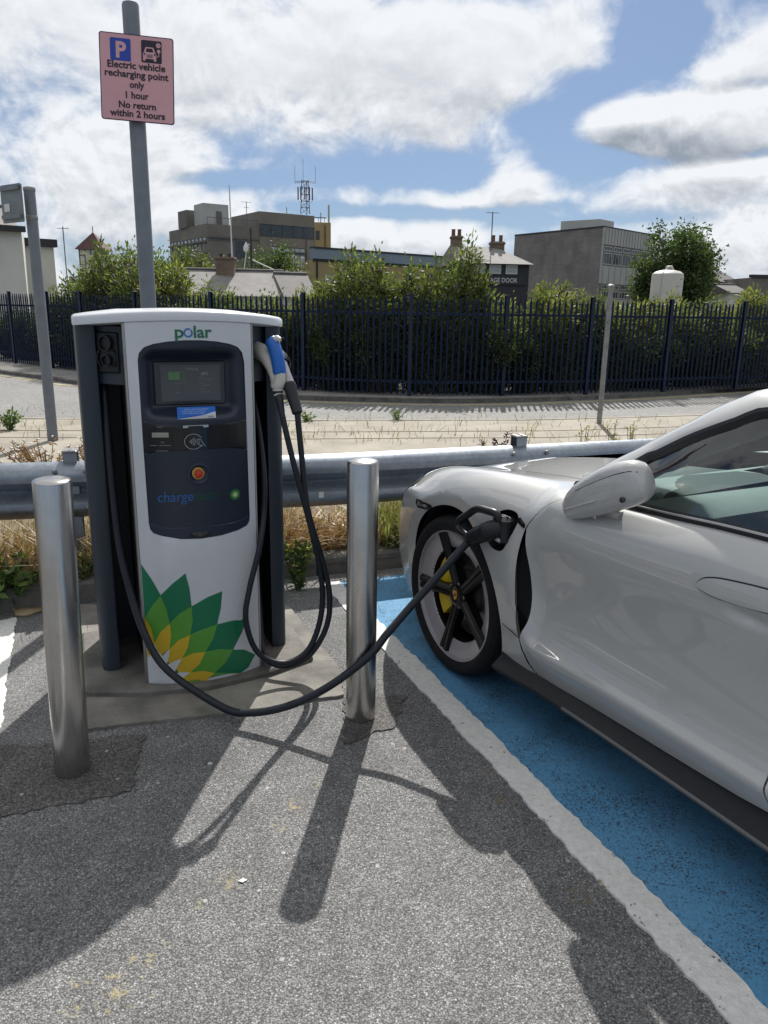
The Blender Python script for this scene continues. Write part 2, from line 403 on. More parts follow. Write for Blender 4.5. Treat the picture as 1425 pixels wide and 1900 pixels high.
# ------------------------------------------------------------------ mesh helpers
class MB:
    """collects vertices and faces for one mesh object; optional per-face material slot"""
    def __init__(s): s.v = []; s.f = []; s.mi = []; s.M = None
    def add(s, vs, fs, mi=0):
        o = len(s.v)
        if s.M is not None: vs = [s.M @ Vector(v) for v in vs]
        s.v += [tuple(v) for v in vs]; s.f += [tuple(i + o for i in f) for f in fs]; s.mi += [mi] * len(fs)
        return s
    def box(s, c, d, rz=0.0, mi=0, taper=1.0):
        x, y, z = d[0] / 2, d[1] / 2, d[2] / 2
        k = taper
        vs = [(-x, -y, -z), (x, -y, -z), (x, y, -z), (-x, y, -z), (-x * k, -y * k, z), (x * k, -y * k, z), (x * k, y * k, z), (-x * k, y * k, z)]
        ca, sa = math.cos(rz), math.sin(rz)
        vs = [(c[0] + a * ca - b * sa, c[1] + a * sa + b * ca, c[2] + h) for a, b, h in vs]
        return s.add(vs, [(3, 2, 1, 0), (4, 5, 6, 7), (0, 1, 5, 4), (1, 2, 6, 5), (2, 3, 7, 6), (3, 0, 4, 7)], mi)
    def bbox(s, c, d, bev=.01, rz=0.0, mi=0):
        """bevelled box: chamfered vertical and horizontal edges"""
        x, y, z = d[0] / 2, d[1] / 2, d[2] / 2
        b = min(bev, x * .9, y * .9, z * .9)
        rings = []
        for (zz, ins) in ((-z, b), (-z + b, 0), (z - b, 0), (z, b)):
            X, Y = x - ins, y - ins
            rings.append([(-X + b, -Y, zz), (X - b, -Y, zz), (X, -Y + b, zz), (X, Y - b, zz), (X - b, Y, zz), (-X + b, Y, zz), (-X, Y - b, zz), (-X, -Y + b, zz)])
        ca, sa = math.cos(rz), math.sin(rz)
        rr = [[(c[0] + p[0] * ca - p[1] * sa, c[1] + p[0] * sa + p[1] * ca, c[2] + p[2]) for p in r] for r in rings]
        return s.rings(rr, True, mi)
    def rings(s, rr, caps=True, mi=0, closed=True):
        n = len(rr[0]); vs = [p for r in rr for p in r]; fs = []
        for i in range(len(rr) - 1):
            for j in range(n if closed else n - 1):
                k = (j + 1) % n
                fs.append((i * n + j, i * n + k, (i + 1) * n + k, (i + 1) * n + j))
        if caps:
            fs.append(tuple(range(n - 1, -1, -1))); fs.append(tuple((len(rr) - 1) * n + j for j in range(n)))
        return s.add(vs, fs, mi)
    def tube(s, path, rad, seg=8, mi=0, caps=True):
        P = [Vector(p) for p in path]; n = len(P)
        rad = [rad] * n if isinstance(rad, (int, float)) else rad
        rr = []; up = None
        for i in range(n):
            t = (P[min(i + 1, n - 1)] - P[max(i - 1, 0)]).normalized()
            if up is None:
                up = Vector((0, 0, 1)) if abs(t.z) < .9 else Vector((1, 0, 0))
            a = up - t * up.dot(t)
            if a.length < 1e-5: a = t.orthogonal()
            a.normalize(); up = a
            bb = t.cross(a)
            rr.append([P[i] + (a * math.cos(2 * math.pi * k / seg) + bb * math.sin(2 * math.pi * k / seg)) * rad[i] for k in range(seg)])
        return s.rings(rr, caps, mi)
    def lathe(s, prof, c=(0, 0, 0), seg=24, axis='Z', mi=0, caps=True):
        rr = []
        for r, h in prof:
            ring = []
            for k in range(seg):
                a = 2 * math.pi * k / seg
                if axis == 'Z': ring.append((c[0] + r * math.cos(a), c[1] + r * math.sin(a), c[2] + h))
                elif axis == 'Y': ring.append((c[0] + r * math.cos(a), c[1] + h, c[2] + r * math.sin(a)))
                else: ring.append((c[0] + h, c[1] + r * math.cos(a), c[2] + r * math.sin(a)))
            rr.append(ring)
        return s.rings(rr, caps, mi)
    def prism(s, poly, z0, z1, mi=0):
        n = len(poly)
        return s.rings([[(x, y, z0) for x, y in poly], [(x, y, z1) for x, y in poly]], True, mi)
    def build(s, name, mats, parent=None, smooth=False, loc=None, rot=None, auto=None):
        me = bpy.data.meshes.new(name)
        me.from_pydata(s.v, [], s.f)
        for mm in (mats if isinstance(mats, (list, tuple)) else [mats]): me.materials.append(MATS[mm])
        if len(me.polygons) == len(s.mi): me.polygons.foreach_set('material_index', s.mi)
        me.update()
        bm = bmesh.new(); bm.from_mesh(me); bmesh.ops.recalc_face_normals(bm, faces=bm.faces[:]); bm.to_mesh(me); bm.free()
        if smooth or auto:
            me.polygons.foreach_set('use_smooth', [True] * len(me.polygons))
            if auto: me.set_sharp_from_angle(angle=R(auto))
        o = bpy.data.objects.new(name, me); COL.objects.link(o)
        if parent: o.parent = parent
        if loc is not None: o.location = loc
        if rot is not None: o.rotation_euler = rot
        return o
def tag(o, label=None, cat=None, group=None, kind=None):
    if label: o['label'] = label
    if cat: o['category'] = cat
    if group: o['group'] = group
    if kind: o['kind'] = kind
    return o
def empty(name, loc=(0, 0, 0), rz=0.0):
    o = bpy.data.objects.new(name, None); COL.objects.link(o)
    o.location = loc; o.rotation_euler = (0, 0, rz); o.empty_display_size = .1
    return o
def copy_tree(o, parent=None):
    c = o.copy(); COL.objects.link(c)
    if parent is not None: c.parent = parent
    for ch in list(o.children): copy_tree(ch, c)
    return c
def crom(pts, n=8, closed=False):
    """points of a Catmull-Rom curve through pts"""
    P = [np.array(p, float) for p in pts]; out = []
    N = len(P); rngN = N if closed else N - 1
    for i in range(rngN):
        if closed: a, b, c, d = P[(i - 1) % N], P[i], P[(i + 1) % N], P[(i + 2) % N]
        else: a, b, c, d = P[max(i - 1, 0)], P[i], P[i + 1], P[min(i + 2, N - 1)]
        for k in range(n):
            t = k / n
            out.append(.5 * (2 * b + (c - a) * t + (2 * a - 5 * b + 4 * c - d) * t * t + (3 * b - a - 3 * c + d) * t ** 3))
    if not closed: out.append(P[-1])
    return [tuple(map(float, p)) for p in out]
def pip(P, poly):
    x, y = P[:, 0], P[:, 1]; ins = np.zeros(len(P), bool); n = len(poly); j = n - 1
    for i in range(n):
        xi, yi = poly[i]; xj, yj = poly[j]
        if yi != yj:
            cnd = ((yi > y) != (yj > y)) & (x < (xj - xi) * (y - yi) / (yj - yi) + xi); ins ^= cnd
        j = i
    return ins
def fill(outer, holes=(), step=None):
    """triangulate a polygon with holes, adding a grid of inner points when step is given"""
    loops = [list(map(tuple, outer))] + [list(map(tuple, h)) for h in holes]
    co = []; ed = []
    for L in loops:
        o = len(co); co += [Vector((p[0], p[1])) for p in L]; ed += [(o + i, o + (i + 1) % len(L)) for i in range(len(L))]
    nb = len(co)
    if step:
        A = np.array(loops[0]); x0, y0 = A.min(0); x1, y1 = A.max(0)
        gx, gy = np.meshgrid(np.arange(x0 + step / 2, x1, step), np.arange(y0 + step / 2, y1, step))
        G = np.stack([gx.ravel(), gy.ravel()], 1)
        m = pip(G, loops[0])
        for h in loops[1:]: m &= ~pip(G, h)
        G = G[m]
        if len(G):
            Bd = np.array([tuple(v) for v in co])
            keep = np.ones(len(G), bool)
            for i in range(0, len(G), 4000):
                d = ((G[i:i + 4000, None] - Bd[None]) ** 2).sum(-1).min(1); keep[i:i + 4000] = d > (step * .45) ** 2
            co += [Vector(p) for p in G[keep]]
    r = delaunay_2d_cdt(co, ed, [], 0, 1e-7)
    V = np.array([tuple(v) for v in r[0]]); T = np.array([f for f in r[2] if len(f) == 3])
    C = V[T].mean(1); m = pip(C, loops[0])
    for h in loops[1:]: m &= ~pip(C, h)
    return V, T[m]
def rrect(cx_, cy_, w, h, r, n=5):
    out = []
    for (sx_, sy_, a0) in ((1, 1, 0), (-1, 1, 90), (-1, -1, 180), (1, -1, 270)):
        for k in range(n + 1):
            a = R(a0 + 90 * k / n); out.append((cx_ + sx_ * (w / 2 - r) + r * math.cos(a), cy_ + sy_ * (h / 2 - r) + r * math.sin(a)))
    return out
def circ(cx_, cy_, rx, ry=None, n=24, a0=0.0):
    return [(cx_ + rx * math.cos(a0 + 2 * math.pi * k / n), cy_ + (ry or rx) * math.sin(a0 + 2 * math.pi * k / n)) for k in range(n)]
def text2d(txt, size, width=None, bold=0.0, shear=0.0, align='CENTER', spacing=1.0):
    """flat triangles of a line of lettering, centred on its own middle (x) and baseline (y)"""
    cu = bpy.data.curves.new('lettering', 'FONT'); cu.body = txt; cu.size = size; cu.align_x = align
    cu.offset = bold; cu.shear = shear; cu.space_character = spacing; cu.resolution_u = 3
    ob = bpy.data.objects.new('lettering', cu); me = ob.to_mesh()
    V = np.array([v.co[:2] for v in me.vertices]); F = [tuple(p.vertices) for p in me.polygons]
    ob.to_mesh_clear(); bpy.data.objects.remove(ob); bpy.data.curves.remove(cu)
    if width and len(V):
        w = V[:, 0].max() - V[:, 0].min(); k = width / w
        mid = (V[:, 0].max() + V[:, 0].min()) / 2
        V[:, 0] = (V[:, 0] - mid) * k
    return V, F

# ------------------------------------------------------------------ setting: ground, road, pavements
def sheet(name, poly, z, mat, label=None, thick=0.0, kind='structure', jag=0.0, cat=None):
    if jag:
        out = []
        for i in range(len(poly)):
            a, b_ = np.array(poly[i]), np.array(poly[(i + 1) % len(poly)]); L = np.linalg.norm(b_ - a); n = max(1, int(L / .018))
            nn = np.array([-(b_ - a)[1], (b_ - a)[0]]) / max(L, 1e-6); w = 0.0
            for k in range(n):
                w = w * .55 + random.uniform(-jag, jag)
                out.append(tuple(a + (b_ - a) * k / n + nn * w * (1 if k else 0)))
        poly = out
    V, T = fill(poly)
    mb = MB(); mb.add([(x, y, z) for x, y in V], [tuple(t) for t in T])
    if thick:
        n = len(poly)
        mb.add([(x, y, z) for x, y in poly] + [(x, y, z - thick) for x, y in poly], [(i, (i + 1) % n, n + (i + 1) % n, n + i) for i in range(n)])
    me = mb.build(name, mat)
    tag(me, label, cat, None, kind)
    return me
ba = R(22.4)                                                   # parking bays run this far left of the view
bd = np.array([-math.sin(ba), math.cos(ba)]); bn = np.array([math.cos(ba), math.sin(ba)])
def bay(s, t): return tuple(np.array([.60, 1.95]) + bn * s + bd * t)   # s: right of the white line's middle, t: along it
KERB = [(-9, 1.05), (-4.6, 2.62), (-2.05, 3.56), (-.62, 4.17), (.10, 4.42), (1.75, 4.98), (6, 6.55), (12, 8.7)]
sheet('ground', [(-900, -300), (900, -300), (900, 1500), (-900, 1500)], -.06, 'outer_ground')
sheet('car_park', [(-14, -16), (16, -16)] + KERB[::-1], 0.0, 'asphalt')
NEAR = [(-16, 9.0), (-8, 9.45), (-4.95, 9.85), (-1.1, 10.1), (2.1, 10.55), (4.67, 11.35), (8, 12.7), (14, 15.6)]
PAVE_IN = [(-16, 3.0), (-8, 4.9), (-4, 5.9), (0, 6.5), (4, 7.4), (8, 8.9), (14, 12)]
sheet('verge', KERB + PAVE_IN[::-1], .07, 'soil')
sheet('pavement', PAVE_IN + NEAR[::-1], .075, 'paving', thick=.12)
FAR = [(-16, 23.6), (-11, 19.3), (-8.52, 17.16), (-6.7, 15.66), (-6.05, 15.09), (-4.2, 14.05), (-2.6, 13.42), (-1.43, 13.10), (-.14, 12.97), (1.13, 12.98), (2.67, 13.44), (4.9, 14.5), (7.73, 16.3), (14, 20.2)]
FAR = crom(FAR, 4)
sheet('road', [(-40, 9)] + NEAR + [(40, 22), (40, 34)] + FAR[::-1] + [(-40, 45)], -.01, 'road_asphalt')
FENCE = crom([(-15.5, 24.2), (-9.69, 19.57), (-9.09, 19.11), (-6.91, 17.32), (-4.3, 15.6), (-2.8, 14.65), (-1.52, 13.99), (-.63, 13.57), (.41, 13.37), (1.25, 13.41), (2.03, 13.62), (3.63, 14.06), (5.27, 14.81), (6.97, 15.52), (7.86, 16.0), (14, 19.4)], 10)
sheet('far_pavement', FAR + [(14, 21.5), (9, 18)] + [(x, y + .9) for x, y in FENCE[::-1]] , .058, 'far_paving')
def ribbon(name, path, w0, w1, z0, z1, mat, kind='structure', label=None, cat=None, seg=None):
    """a kerb or painted line: offsets w0..w1 to the left of a path, from z0 up to z1"""
    P = [np.array(p[:2]) for p in path]; L, Rr = [], []
    for i in range(len(P)):
        t = P[min(i + 1, len(P) - 1)] - P[max(i - 1, 0)]; t = t / np.linalg.norm(t); nn = np.array([-t[1], t[0]])
        L.append(P[i] + nn * w0); Rr.append(P[i] + nn * w1)
    mb = MB()
    mb.rings([[(*L[i], z0), (*L[i], z1), (*Rr[i], z1), (*Rr[i], z0)] for i in range(len(P))], True)
    return tag(mb.build(name, mat), label, cat, None, kind)
def resample(path, step):
    P = np.array([p[:2] for p in path]); d = np.r_[0, np.cumsum(np.linalg.norm(np.diff(P, axis=0), axis=1))]
    s = np.arange(0, d[-1], step); return [(float(np.interp(q, d, P[:, 0])), float(np.interp(q, d, P[:, 1]))) for q in s]
def kerb_stones(name, path, w0, w1, z0, z1, mat, length, gap, jit=.004):
    P = np.array([p[:2] for p in path]); d = np.r_[0, np.cumsum(np.linalg.norm(np.diff(P, axis=0), axis=1))]
    at = lambda q: np.array([np.interp(q, d, P[:, 0]), np.interp(q, d, P[:, 1])])
    mb = MB(); q = 0.0
    while q + length < d[-1]:
        qs = np.linspace(q, q + length - gap, 3); rr = []
        j = random.uniform(-jit, jit); h = random.uniform(-jit, jit)
        for u in qs:
            p = at(u); t = at(u + .02) - at(u - .02); t /= max(np.linalg.norm(t), 1e-6); nn = np.array([-t[1], t[0]])
            a, b_ = p + nn * (w0 + j), p + nn * (w1 + j)
            ch = .015
            rr.append([(*a, z0), (*a, z1 + h - ch), (*(a + nn * ch), z1 + h), (*(b_), z1 + h), (*b_, z0)])
        mb.rings(rr, True); q += length
    return tag(mb.build(name, mat), None, None, None, 'structure')
kerb_stones('kerb', crom(KERB, 6), 0.0, .12, -.05, .115, 'kerb_concrete', .92, .008)
kerb_stones('far_kerb', FAR, 0.0, .11, -.05, .062, 'kerb_concrete', .62, .006)
kerb_stones('near_road_kerb', NEAR, -.10, 0.0, -.05, .082, 'paving', .9, .006)
ribbon('road_edge_line', FAR, -.30, -.20, -.012, -.004, 'yellow_paint')
# slab joints in the near pavement: dark grown-over cracks
for nm, k in (('pavement_joint', .35), ('pavement_joint', .72)):
    path = []
    for i in range(40):
        u = i / 39; a = np.array([np.interp(u, np.linspace(0, 1, 8), [p[0] for p in NEAR]), np.interp(u, np.linspace(0, 1, 8), [p[1] for p in NEAR])])
        path.append((a[0], a[1] - .55 - 1.35 * k + random.uniform(-.012, .012)))
    ribbon(nm, path, -.012, .012, .074, .079, 'soil')
# charging bay surface and lines
sheet('blue_bay', [bay(.045, -9), bay(2.75, -9), bay(2.75, 2.38), bay(.045, 2.34)], .004, 'blue_paint', jag=.004, thick=.006)
sheet('bay_line', [bay(-.059, -9), bay(.057, -9), bay(.050, 2.36), bay(-.050, 2.34)], .007, 'white_paint', jag=.0055, thick=.009)
sheet('bay_line', [bay(2.74, -9), bay(2.86, -9), bay(2.86, 2.42), bay(2.74, 2.42)], .008, 'white_paint', jag=.006)
lb = lambda s, t: tuple(np.array([-1.62, 3.07]) + bn * s + bd * t)
sheet('bay_line', [lb(-.115, -9), lb(0.0, -9), lb(0.0, .52), lb(-.115, .50)], .006, 'white_paint', jag=.006, thick=.008)
sheet('tarmac_patch', [(-1.55, 1.86), (-.80, 2.16), (-.86, 2.50), (-1.6, 2.35)], .005, 'patch_asphalt', jag=.012, thick=.007)
sheet('tarmac_patch', [(-.13, 2.46), (.06, 2.60), (.10, 2.83), (-.15, 2.79)], .005, 'patch_asphalt', jag=.012, thick=.007)
SLAB = [(-1.16, 2.50), (-.55, 2.66), (-.15, 2.81), (-.18, 3.02), (-.50, 3.77), (-1.60, 3.72)]
sheet('concrete_slab', SLAB, .012, 'concrete', thick=.02, jag=.006)
# ------------------------------------------------------------------ bollards
def bollard(loc, label):
    t = empty('bollard', loc); tag(t, label, 'bollard', 'stainless steel bollards guarding the charger')
    r = .0565
    mb = MB(); mb.lathe([(r, 0.0), (r, .996), (r - .0015, 1.0), (r - .006, 1.003)], seg=64)
    mb.build('post', 'brushed_steel', t, auto=40)
    mb = MB(); mb.lathe([(r - .006, 1.0032), (r - .012, 1.0055), (r - .028, 1.0085), (.012, 1.0105), (.001, 1.011)], seg=64)
    mb.build('cap', 'brushed_steel', t, auto=40)
    return t
bollard((-.077, 2.656, 0), 'tall brushed steel bollard standing at the edge of the blue bay by the car')
b2 = bollard((-1.032, 2.272, 0), 'tall brushed steel bollard in a dark tarmac patch, left of the white charger')
b2.rotation_euler = (0, R(1.4), 0)

# ------------------------------------------------------------------ charger
CB = R(22.2)
CH = empty('charging_station', (-.73, 2.914, .012), CB)
tag(CH, 'white and dark blue rapid charger with green and yellow petal emblem and a screen', 'charger')
CR = .48; CDC = math.sqrt(CR * CR - .232 ** 2)
def arc_y(x, r=CR): return CDC - math.sqrt(max(r * r - x * x, 1e-9))
def front_decal(name, V, F, mat, parent, lift=.0015, x0=0, z0=0, rot=0.0, r=CR, base=arc_y):
    ca, sa = math.cos(rot), math.sin(rot)
    mb = MB(); mb.add([(x0 + a * ca - b_ * sa, base(x0 + a * ca - b_ * sa) - lift, z0 + a * sa + b_ * ca) for a, b_ in V], [tuple(f) for f in F])
    return mb.build(name, mat, parent)
def poly_decal(name, poly, mat, parent, lift, step=.03, holes=(), base=arc_y):
    V, T = fill(poly, holes, step); return front_decal(name, V, T, mat, parent, lift, base=base)
# concrete plinth below
pl = MB(); out = [(-.47, .02), (-.26, -.06), (0, -.10), (.26, -.06), (.47, .02), (.47, .62), (-.47, .62)]
pl.rings([[(x, y, -.012) for x, y in out], [(x, y, .018) for x, y in out], [(x * .98, y * .98 + .006, .026) for x, y in out]], True)
po = pl.build('concrete_plinth', 'plinth_concrete', None, loc=(-.73, 2.914, .012), rot=(0, 0, CB)); tag(po, 'low stained concrete plinth under the charger', 'plinth')
ZB, ZT = .026, 1.428
# body core: dark box behind the front panel
mb = MB(); mb.box((0, .42, (ZB + ZT) / 2), (.46, .24, ZT - ZB)); mb.box((0, .17, (ZB + ZT) / 2), (.44, .26, ZT - ZB))
mb.build('cabinet', 'bay_black', CH)
mb = MB(); mb.box((0, .52, (ZB + ZT) / 2), (.74, .05, ZT - ZB)); mb.build('back_plate', 'charger_dark', CH)
# pillars, rounded outer corners
for sgn in (-1, 1):
    pts = [(.325, .165), (.352, .160), (.375, .166), (.389, .180), (.395, .205), (.395, .50), (.385, .53), (.36, .545), (.325, .545)]
    mb = MB(); mb.prism([(sgn * x, y) for x, y in pts], ZB, ZT)
    mb.build('pillar', 'charger_dark', CH, auto=40)
# connector holder blocks at the top of each bay
for sgn in (-1, 1):
    mb = MB(); mb.prism([(sgn * .236, .10), (sgn * .324, .19), (sgn * .324, .48), (sgn * .236, .48)], 1.212, ZT - .002)
    hb = mb.build('connector_holder', 'charger_dark', CH)
    if sgn < 0:
        a = math.atan2(-.09, .088)
        mb = MB()
        M0 = Matrix.Translation((-.281, .143, 1.33)) @ Matrix.Rotation(a, 4, 'Z')
        mb.M = M0
        mb.bbox((0, -.004, 0), (.098, .008, .15), .004)
        mb.build('socket_plate', 'plastic_black', hb)
        for (zz, rr_) in ((.035, .030), (-.028, .022)):
            mb = MB(); mb.M = M0
            mb.lathe([(rr_, -.008), (rr_, -.020), (rr_ - .005, -.021), (rr_ - .006, -.010), (.001, -.010)], (0, 0, zz), 28, 'Y')
            mb.build('socket', 'socket_dark', hb, auto=40)
        mb = MB(); mb.M = M0
        for q in (-1, 1):
            mb = MB(); mb.M = M0; mb.tube([(q * .030, -.012, .012), (q * .042, -.015, -.005), (q * .044, -.015, -.03), (q * .030, -.013, -.05)], .003, 6); mb.build('socket_guard', 'socket_dark', hb, True)
# front panel: an extruded arc
def arc_strip(x0, x1, n, thick, z0, z1, r=CR):
    xs = np.linspace(x0, x1, n); f = [(x, arc_y(x, r)) for x in xs]; return f + [(x, y + thick) for x, y in f[::-1]]
INSET = [(-.196, 1.31), (-.190, 1.338), (-.172, 1.358), (-.14, 1.370), (-.09, 1.379), (-.03, 1.384), (.03, 1.384), (.09, 1.379), (.14, 1.370), (.172, 1.358), (.190, 1.338), (.198, 1.30), (.200, 1.1), (.2025, .69), (.200, .672), (.188, .655), (.15, .643), (.08, .633), (0, .629), (-.08, .633), (-.15, .648), (-.178, .658), (-.190, .674), (-.194, .70), (-.196, 1.0)]
INSET = [(x * .985 + .002, z) for x, z in INSET]
OUT = [(-.228, ZB)] + [(x, ZB) for x in np.linspace(-.228, .228, 24)[1:-1]] + [(.228, ZB), (.228, 1.4425)] + [(x, 1.426 + .025 * (1 - (x / .4) ** 2)) for x in np.linspace(.228, -.228, 24)[1:-1]] + [(-.228, 1.4425)]
V, T = fill(OUT, [INSET], .03)
mb = MB(); mb.add([(x, arc_y(x), z) for x, z in V], [tuple(t) for t in T])
n = len(INSET); mb.add([(x, arc_y(x), z) for x, z in INSET] + [(x, arc_y(x) + .006, z) for x, z in INSET], [(i, (i + 1) % n, n + (i + 1) % n, n + i) for i in range(n)])
n = len(OUT); mb.add([(x, arc_y(x), z) for x, z in OUT] + [(x, arc_y(x) + .03, z) for x, z in OUT], [(i, (i + 1) % n, n + (i + 1) % n, n + i) for i in range(n)])
FP = mb.build('front_panel', 'panel_white', CH, auto=30)
for sgn in (-1, 1):   # aluminium edge strips
    mb = MB(); xs = [sgn * .2295, sgn * .2345, sgn * .2365, sgn * .2365, sgn * .2295]
    ys = [arc_y(.2295) - .001, arc_y(.2295) - .001, arc_y(.2295) + .003, arc_y(.2295) + .055, arc_y(.2295) + .055]
    mb.prism(list(zip(xs, ys)), ZB - .002, 1.441); mb.build('edge_strip', 'alu', CH)
# recessed control fascia: dished round the screen, flat below
SX0, SX1, SZ0, SZ1 = -.133, .126, 1.146, 1.302
def fascia_y(x, z):
    base = arc_y(x) + .006
    u = max(SX0 - x, x - SX1, 0) ; v = max(z - SZ1, SZ0 - z, 0)
    d = math.hypot(u, v) / .055
    k = max(0.0, 1 - d); k = k * k * (3 - 2 * k) if k < 1 else 1
    return base + (.020 - base) * k
zs = [p for p in INSET]
V, T = fill(INSET, (), .010)
mb = MB(); mb.add([(x, fascia_y(x, z), z) for x, z in V], [tuple(t) for t in T])
FA = mb.build('control_fascia', 'inset_navy', CH, smooth=True)
fz = lambda x: arc_y(x) + .006
poly_decal('lower_band', [(-.188, .675), (-.18, .662), (-.15, .650), (-.08, .635), (0, .631), (.08, .635), (.15, .645), (.186, .657), (.197, .672), (.1975, .694), (-.188, .699)], 'inset_low', FA, .0015, base=fz)
sy = fascia_y(0, 1.22)
mb = MB(); mb.bbox((-.004, .0185, 1.223), (.262, .012, .160), .003); SB = mb.build('screen_bezel', 'bezel', FA)
mb = MB(); mb.box((-.002, .0120, 1.224), (.220, .004, .134)); SC = mb.build('screen', 'screen_glass', SB)
def flat_decal(name, V, F, mat, parent, y, x0=0, z0=0):
    mb = MB(); mb.add([(x0 + a, y, z0 + b_) for a, b_ in V], [tuple(f) for f in F]); return mb.build(name, mat, parent)
SY = .0095
def stxt(t, size, x, z, mat='dim_text', bold=0.0, width=None): 
    V, F = text2d(t, size, width, bold); return flat_decal('screen_text', V, F, mat, SC, SY, x, z)
stxt('Charging', .0125, .004, 1.272); stxt('68%', .0155, .050, 1.253, bold=.0003); stxt('42.1A 391V', .008, .060, 1.2335)
stxt('5.8kWh', .008, .053, 1.211); stxt('00:11:08', .0085, .053, 1.187); stxt('Energy', .0055, .036, 1.243); stxt('Session', .0055, .036, 1.221); stxt('Duration', .0055, .036, 1.199)
stxt('1', .008, -.052, 1.2085); stxt('Stop', .008, -.052, 1.187)
mb = MB(); mb.box((-.063, SY, 1.251), (.040, .001, .030)); mb.build('battery_bar', 'screen_green', SC)
mb = MB(); mb.box((-.034, SY, 1.2655), (.018, .001, .0015)); mb.box((-.034, SY, 1.2365), (.018, .001, .0015)); mb.box((-.0255, SY, 1.251), (.0015, .001, .030)); mb.box((-.052, SY, 1.2215), (.062, .001, .0016)); mb.build('battery_outline', 'screen_green', SC)
# notice card
mb = MB(); cc = MB()
poly_decal('notice_card', [(-.066, 1.096), (.076, 1.097), (.075, 1.141), (-.066, 1.141)], 'card_blue', FA, .0035, base=fz)
poly_decal('card_stripe', [(-.066, 1.0962), (.076, 1.0972), (.0755, 1.122)], 'card_white', FA, .0045, base=fz)
for i, t in enumerate(('Access the chargepoint', 'using the app or contactless', 'card to start your charge')):
    V, F = text2d(t, .0062, .088 - .008 * (i == 2)); front_decal('card_text', V, F, 'card_white', FA, .0047, .003 - .010 * (i > 0), 1.1315 - i * .0075, base=fz)
V, F = text2d('polar', .0105, .021); front_decal('card_text', V, F, 'logo_green', FA, .0056, .059, 1.102, base=fz)
# payment reader
RD = [(-.187, .967), (.1965, .965), (.1965, 1.079), (-.185, 1.088)]
poly_decal('card_reader', RD, 'reader_black', FA, .0022, base=fz)
for a, b_ in (((-.187, .967), (.1965, .965)), ((.1965, .965), (.1965, 1.079)), ((-.185, 1.088), (.1965, 1.079))):
    d = np.array(b_) - np.array(a); nn = np.array([-d[1], d[0]]) / np.linalg.norm(d) * .0007
    poly_decal('reader_outline', [tuple(np.array(a) - nn), tuple(np.array(b_) - nn), tuple(np.array(b_) + nn), tuple(np.array(a) + nn)], 'dim_text', FA, .0032, base=fz)
poly_decal('card_slot', [(-.048, 1.064), (.046, 1.064), (.046, 1.073), (-.048, 1.073)], 'line_grey', FA, .0035, base=fz)
poly_decal('reader_display', [(-.159, 1.030), (-.100, 1.030), (-.100, 1.048), (-.158, 1.048)], 'lcd_grey', FA, .0035, base=fz)
for (x, z, w) in ((-.130, 1.069, .022), (-.13, .9995, .072), (-.127, .979, .045)):
    poly_decal('reader_marking', [(x - w / 2, z - .0009), (x + w / 2, z - .0009), (x + w / 2, z + .0009), (x - w / 2, z + .0009)], 'dim_text', FA, .0035, base=fz)
def stroke(path, w):
    P = [np.array(p) for p in path]; L, Q = [], []
    for i in range(len(P)):
        t = P[min(i + 1, len(P) - 1)] - P[max(i - 1, 0)]; t = t / max(np.linalg.norm(t), 1e-9); nn = np.array([-t[1], t[0]]) * w / 2
        L.append(tuple(P[i] + nn)); Q.append(tuple(P[i] - nn))
    V = L + Q; n = len(L); return np.array(V), [(i, i + 1, n + i + 1, n + i) for i in range(n - 1)]
def nfc(x0, z0, k, w):
    Ls = [[(x0 + k * .027 * math.cos(a), z0 + k * .0235 * math.sin(a)) for a in np.linspace(R(28), R(335), 30)]]
    for i, r in enumerate((.006, .011, .016, .021)):
        Ls.append([(x0 - k * .016 + k * r * math.cos(a), z0 + k * r * math.sin(a)) for a in np.linspace(-.62, .62, 9)])
    hand = [(.036, -.016), (.028, -.006), (.024, .004), (.016, .008), (.010, .006), (.012, .002), (.020, .000), (.016, -.007), (.010, -.004), (.009, .001)]
    Ls.append([(x0 + k * a, z0 + k * b_) for a, b_ in hand])
    Ls.append([(x0 + k * a, z0 + k * b_) for a, b_ in [(.012, -.008), (.020, -.012), (.027, -.016)]])
    return [stroke(L, w) for L in Ls]
for V, F in nfc(-.012, 1.0115, 1.22, .0017): front_decal('contactless_mark', V, F, 'line_grey', FA, .0035, base=fz)
for V, F in nfc(-.126, 1.0125, .28, .0008)[1:]: front_decal('contactless_mark', V, F, 'dim_text', FA, .0035, base=fz)
# emergency stop: dark collar, gold ring, red button
ey = fz(0)
mb = MB(); mb.lathe([(.046, ey + .002), (.045, ey - .003), (.036, ey - .005), (.030, ey - .001), (.002, ey - .001)], (.004, 0, .886), 40, 'Y'); EM = mb.build('stop_collar', 'inset_low', FA, auto=40)
mb = MB(); mb.lathe([(.0225, ey), (.0225, ey - .010), (.0175, ey - .011), (.017, ey - .006), (.002, ey - .006)], (-.001, 0, .890), 36, 'Y'); mb.build('stop_ring', 'gold_ring', EM, auto=40)
mb = MB(); mb.lathe([(.0125, ey - .004), (.0135, ey - .016), (.012, ey - .022), (.006, ey - .0245), (.001, ey - .025)], (.001, 0, .889), 30, 'Y'); mb.build('stop_button', 'red_plastic', EM, auto=40)
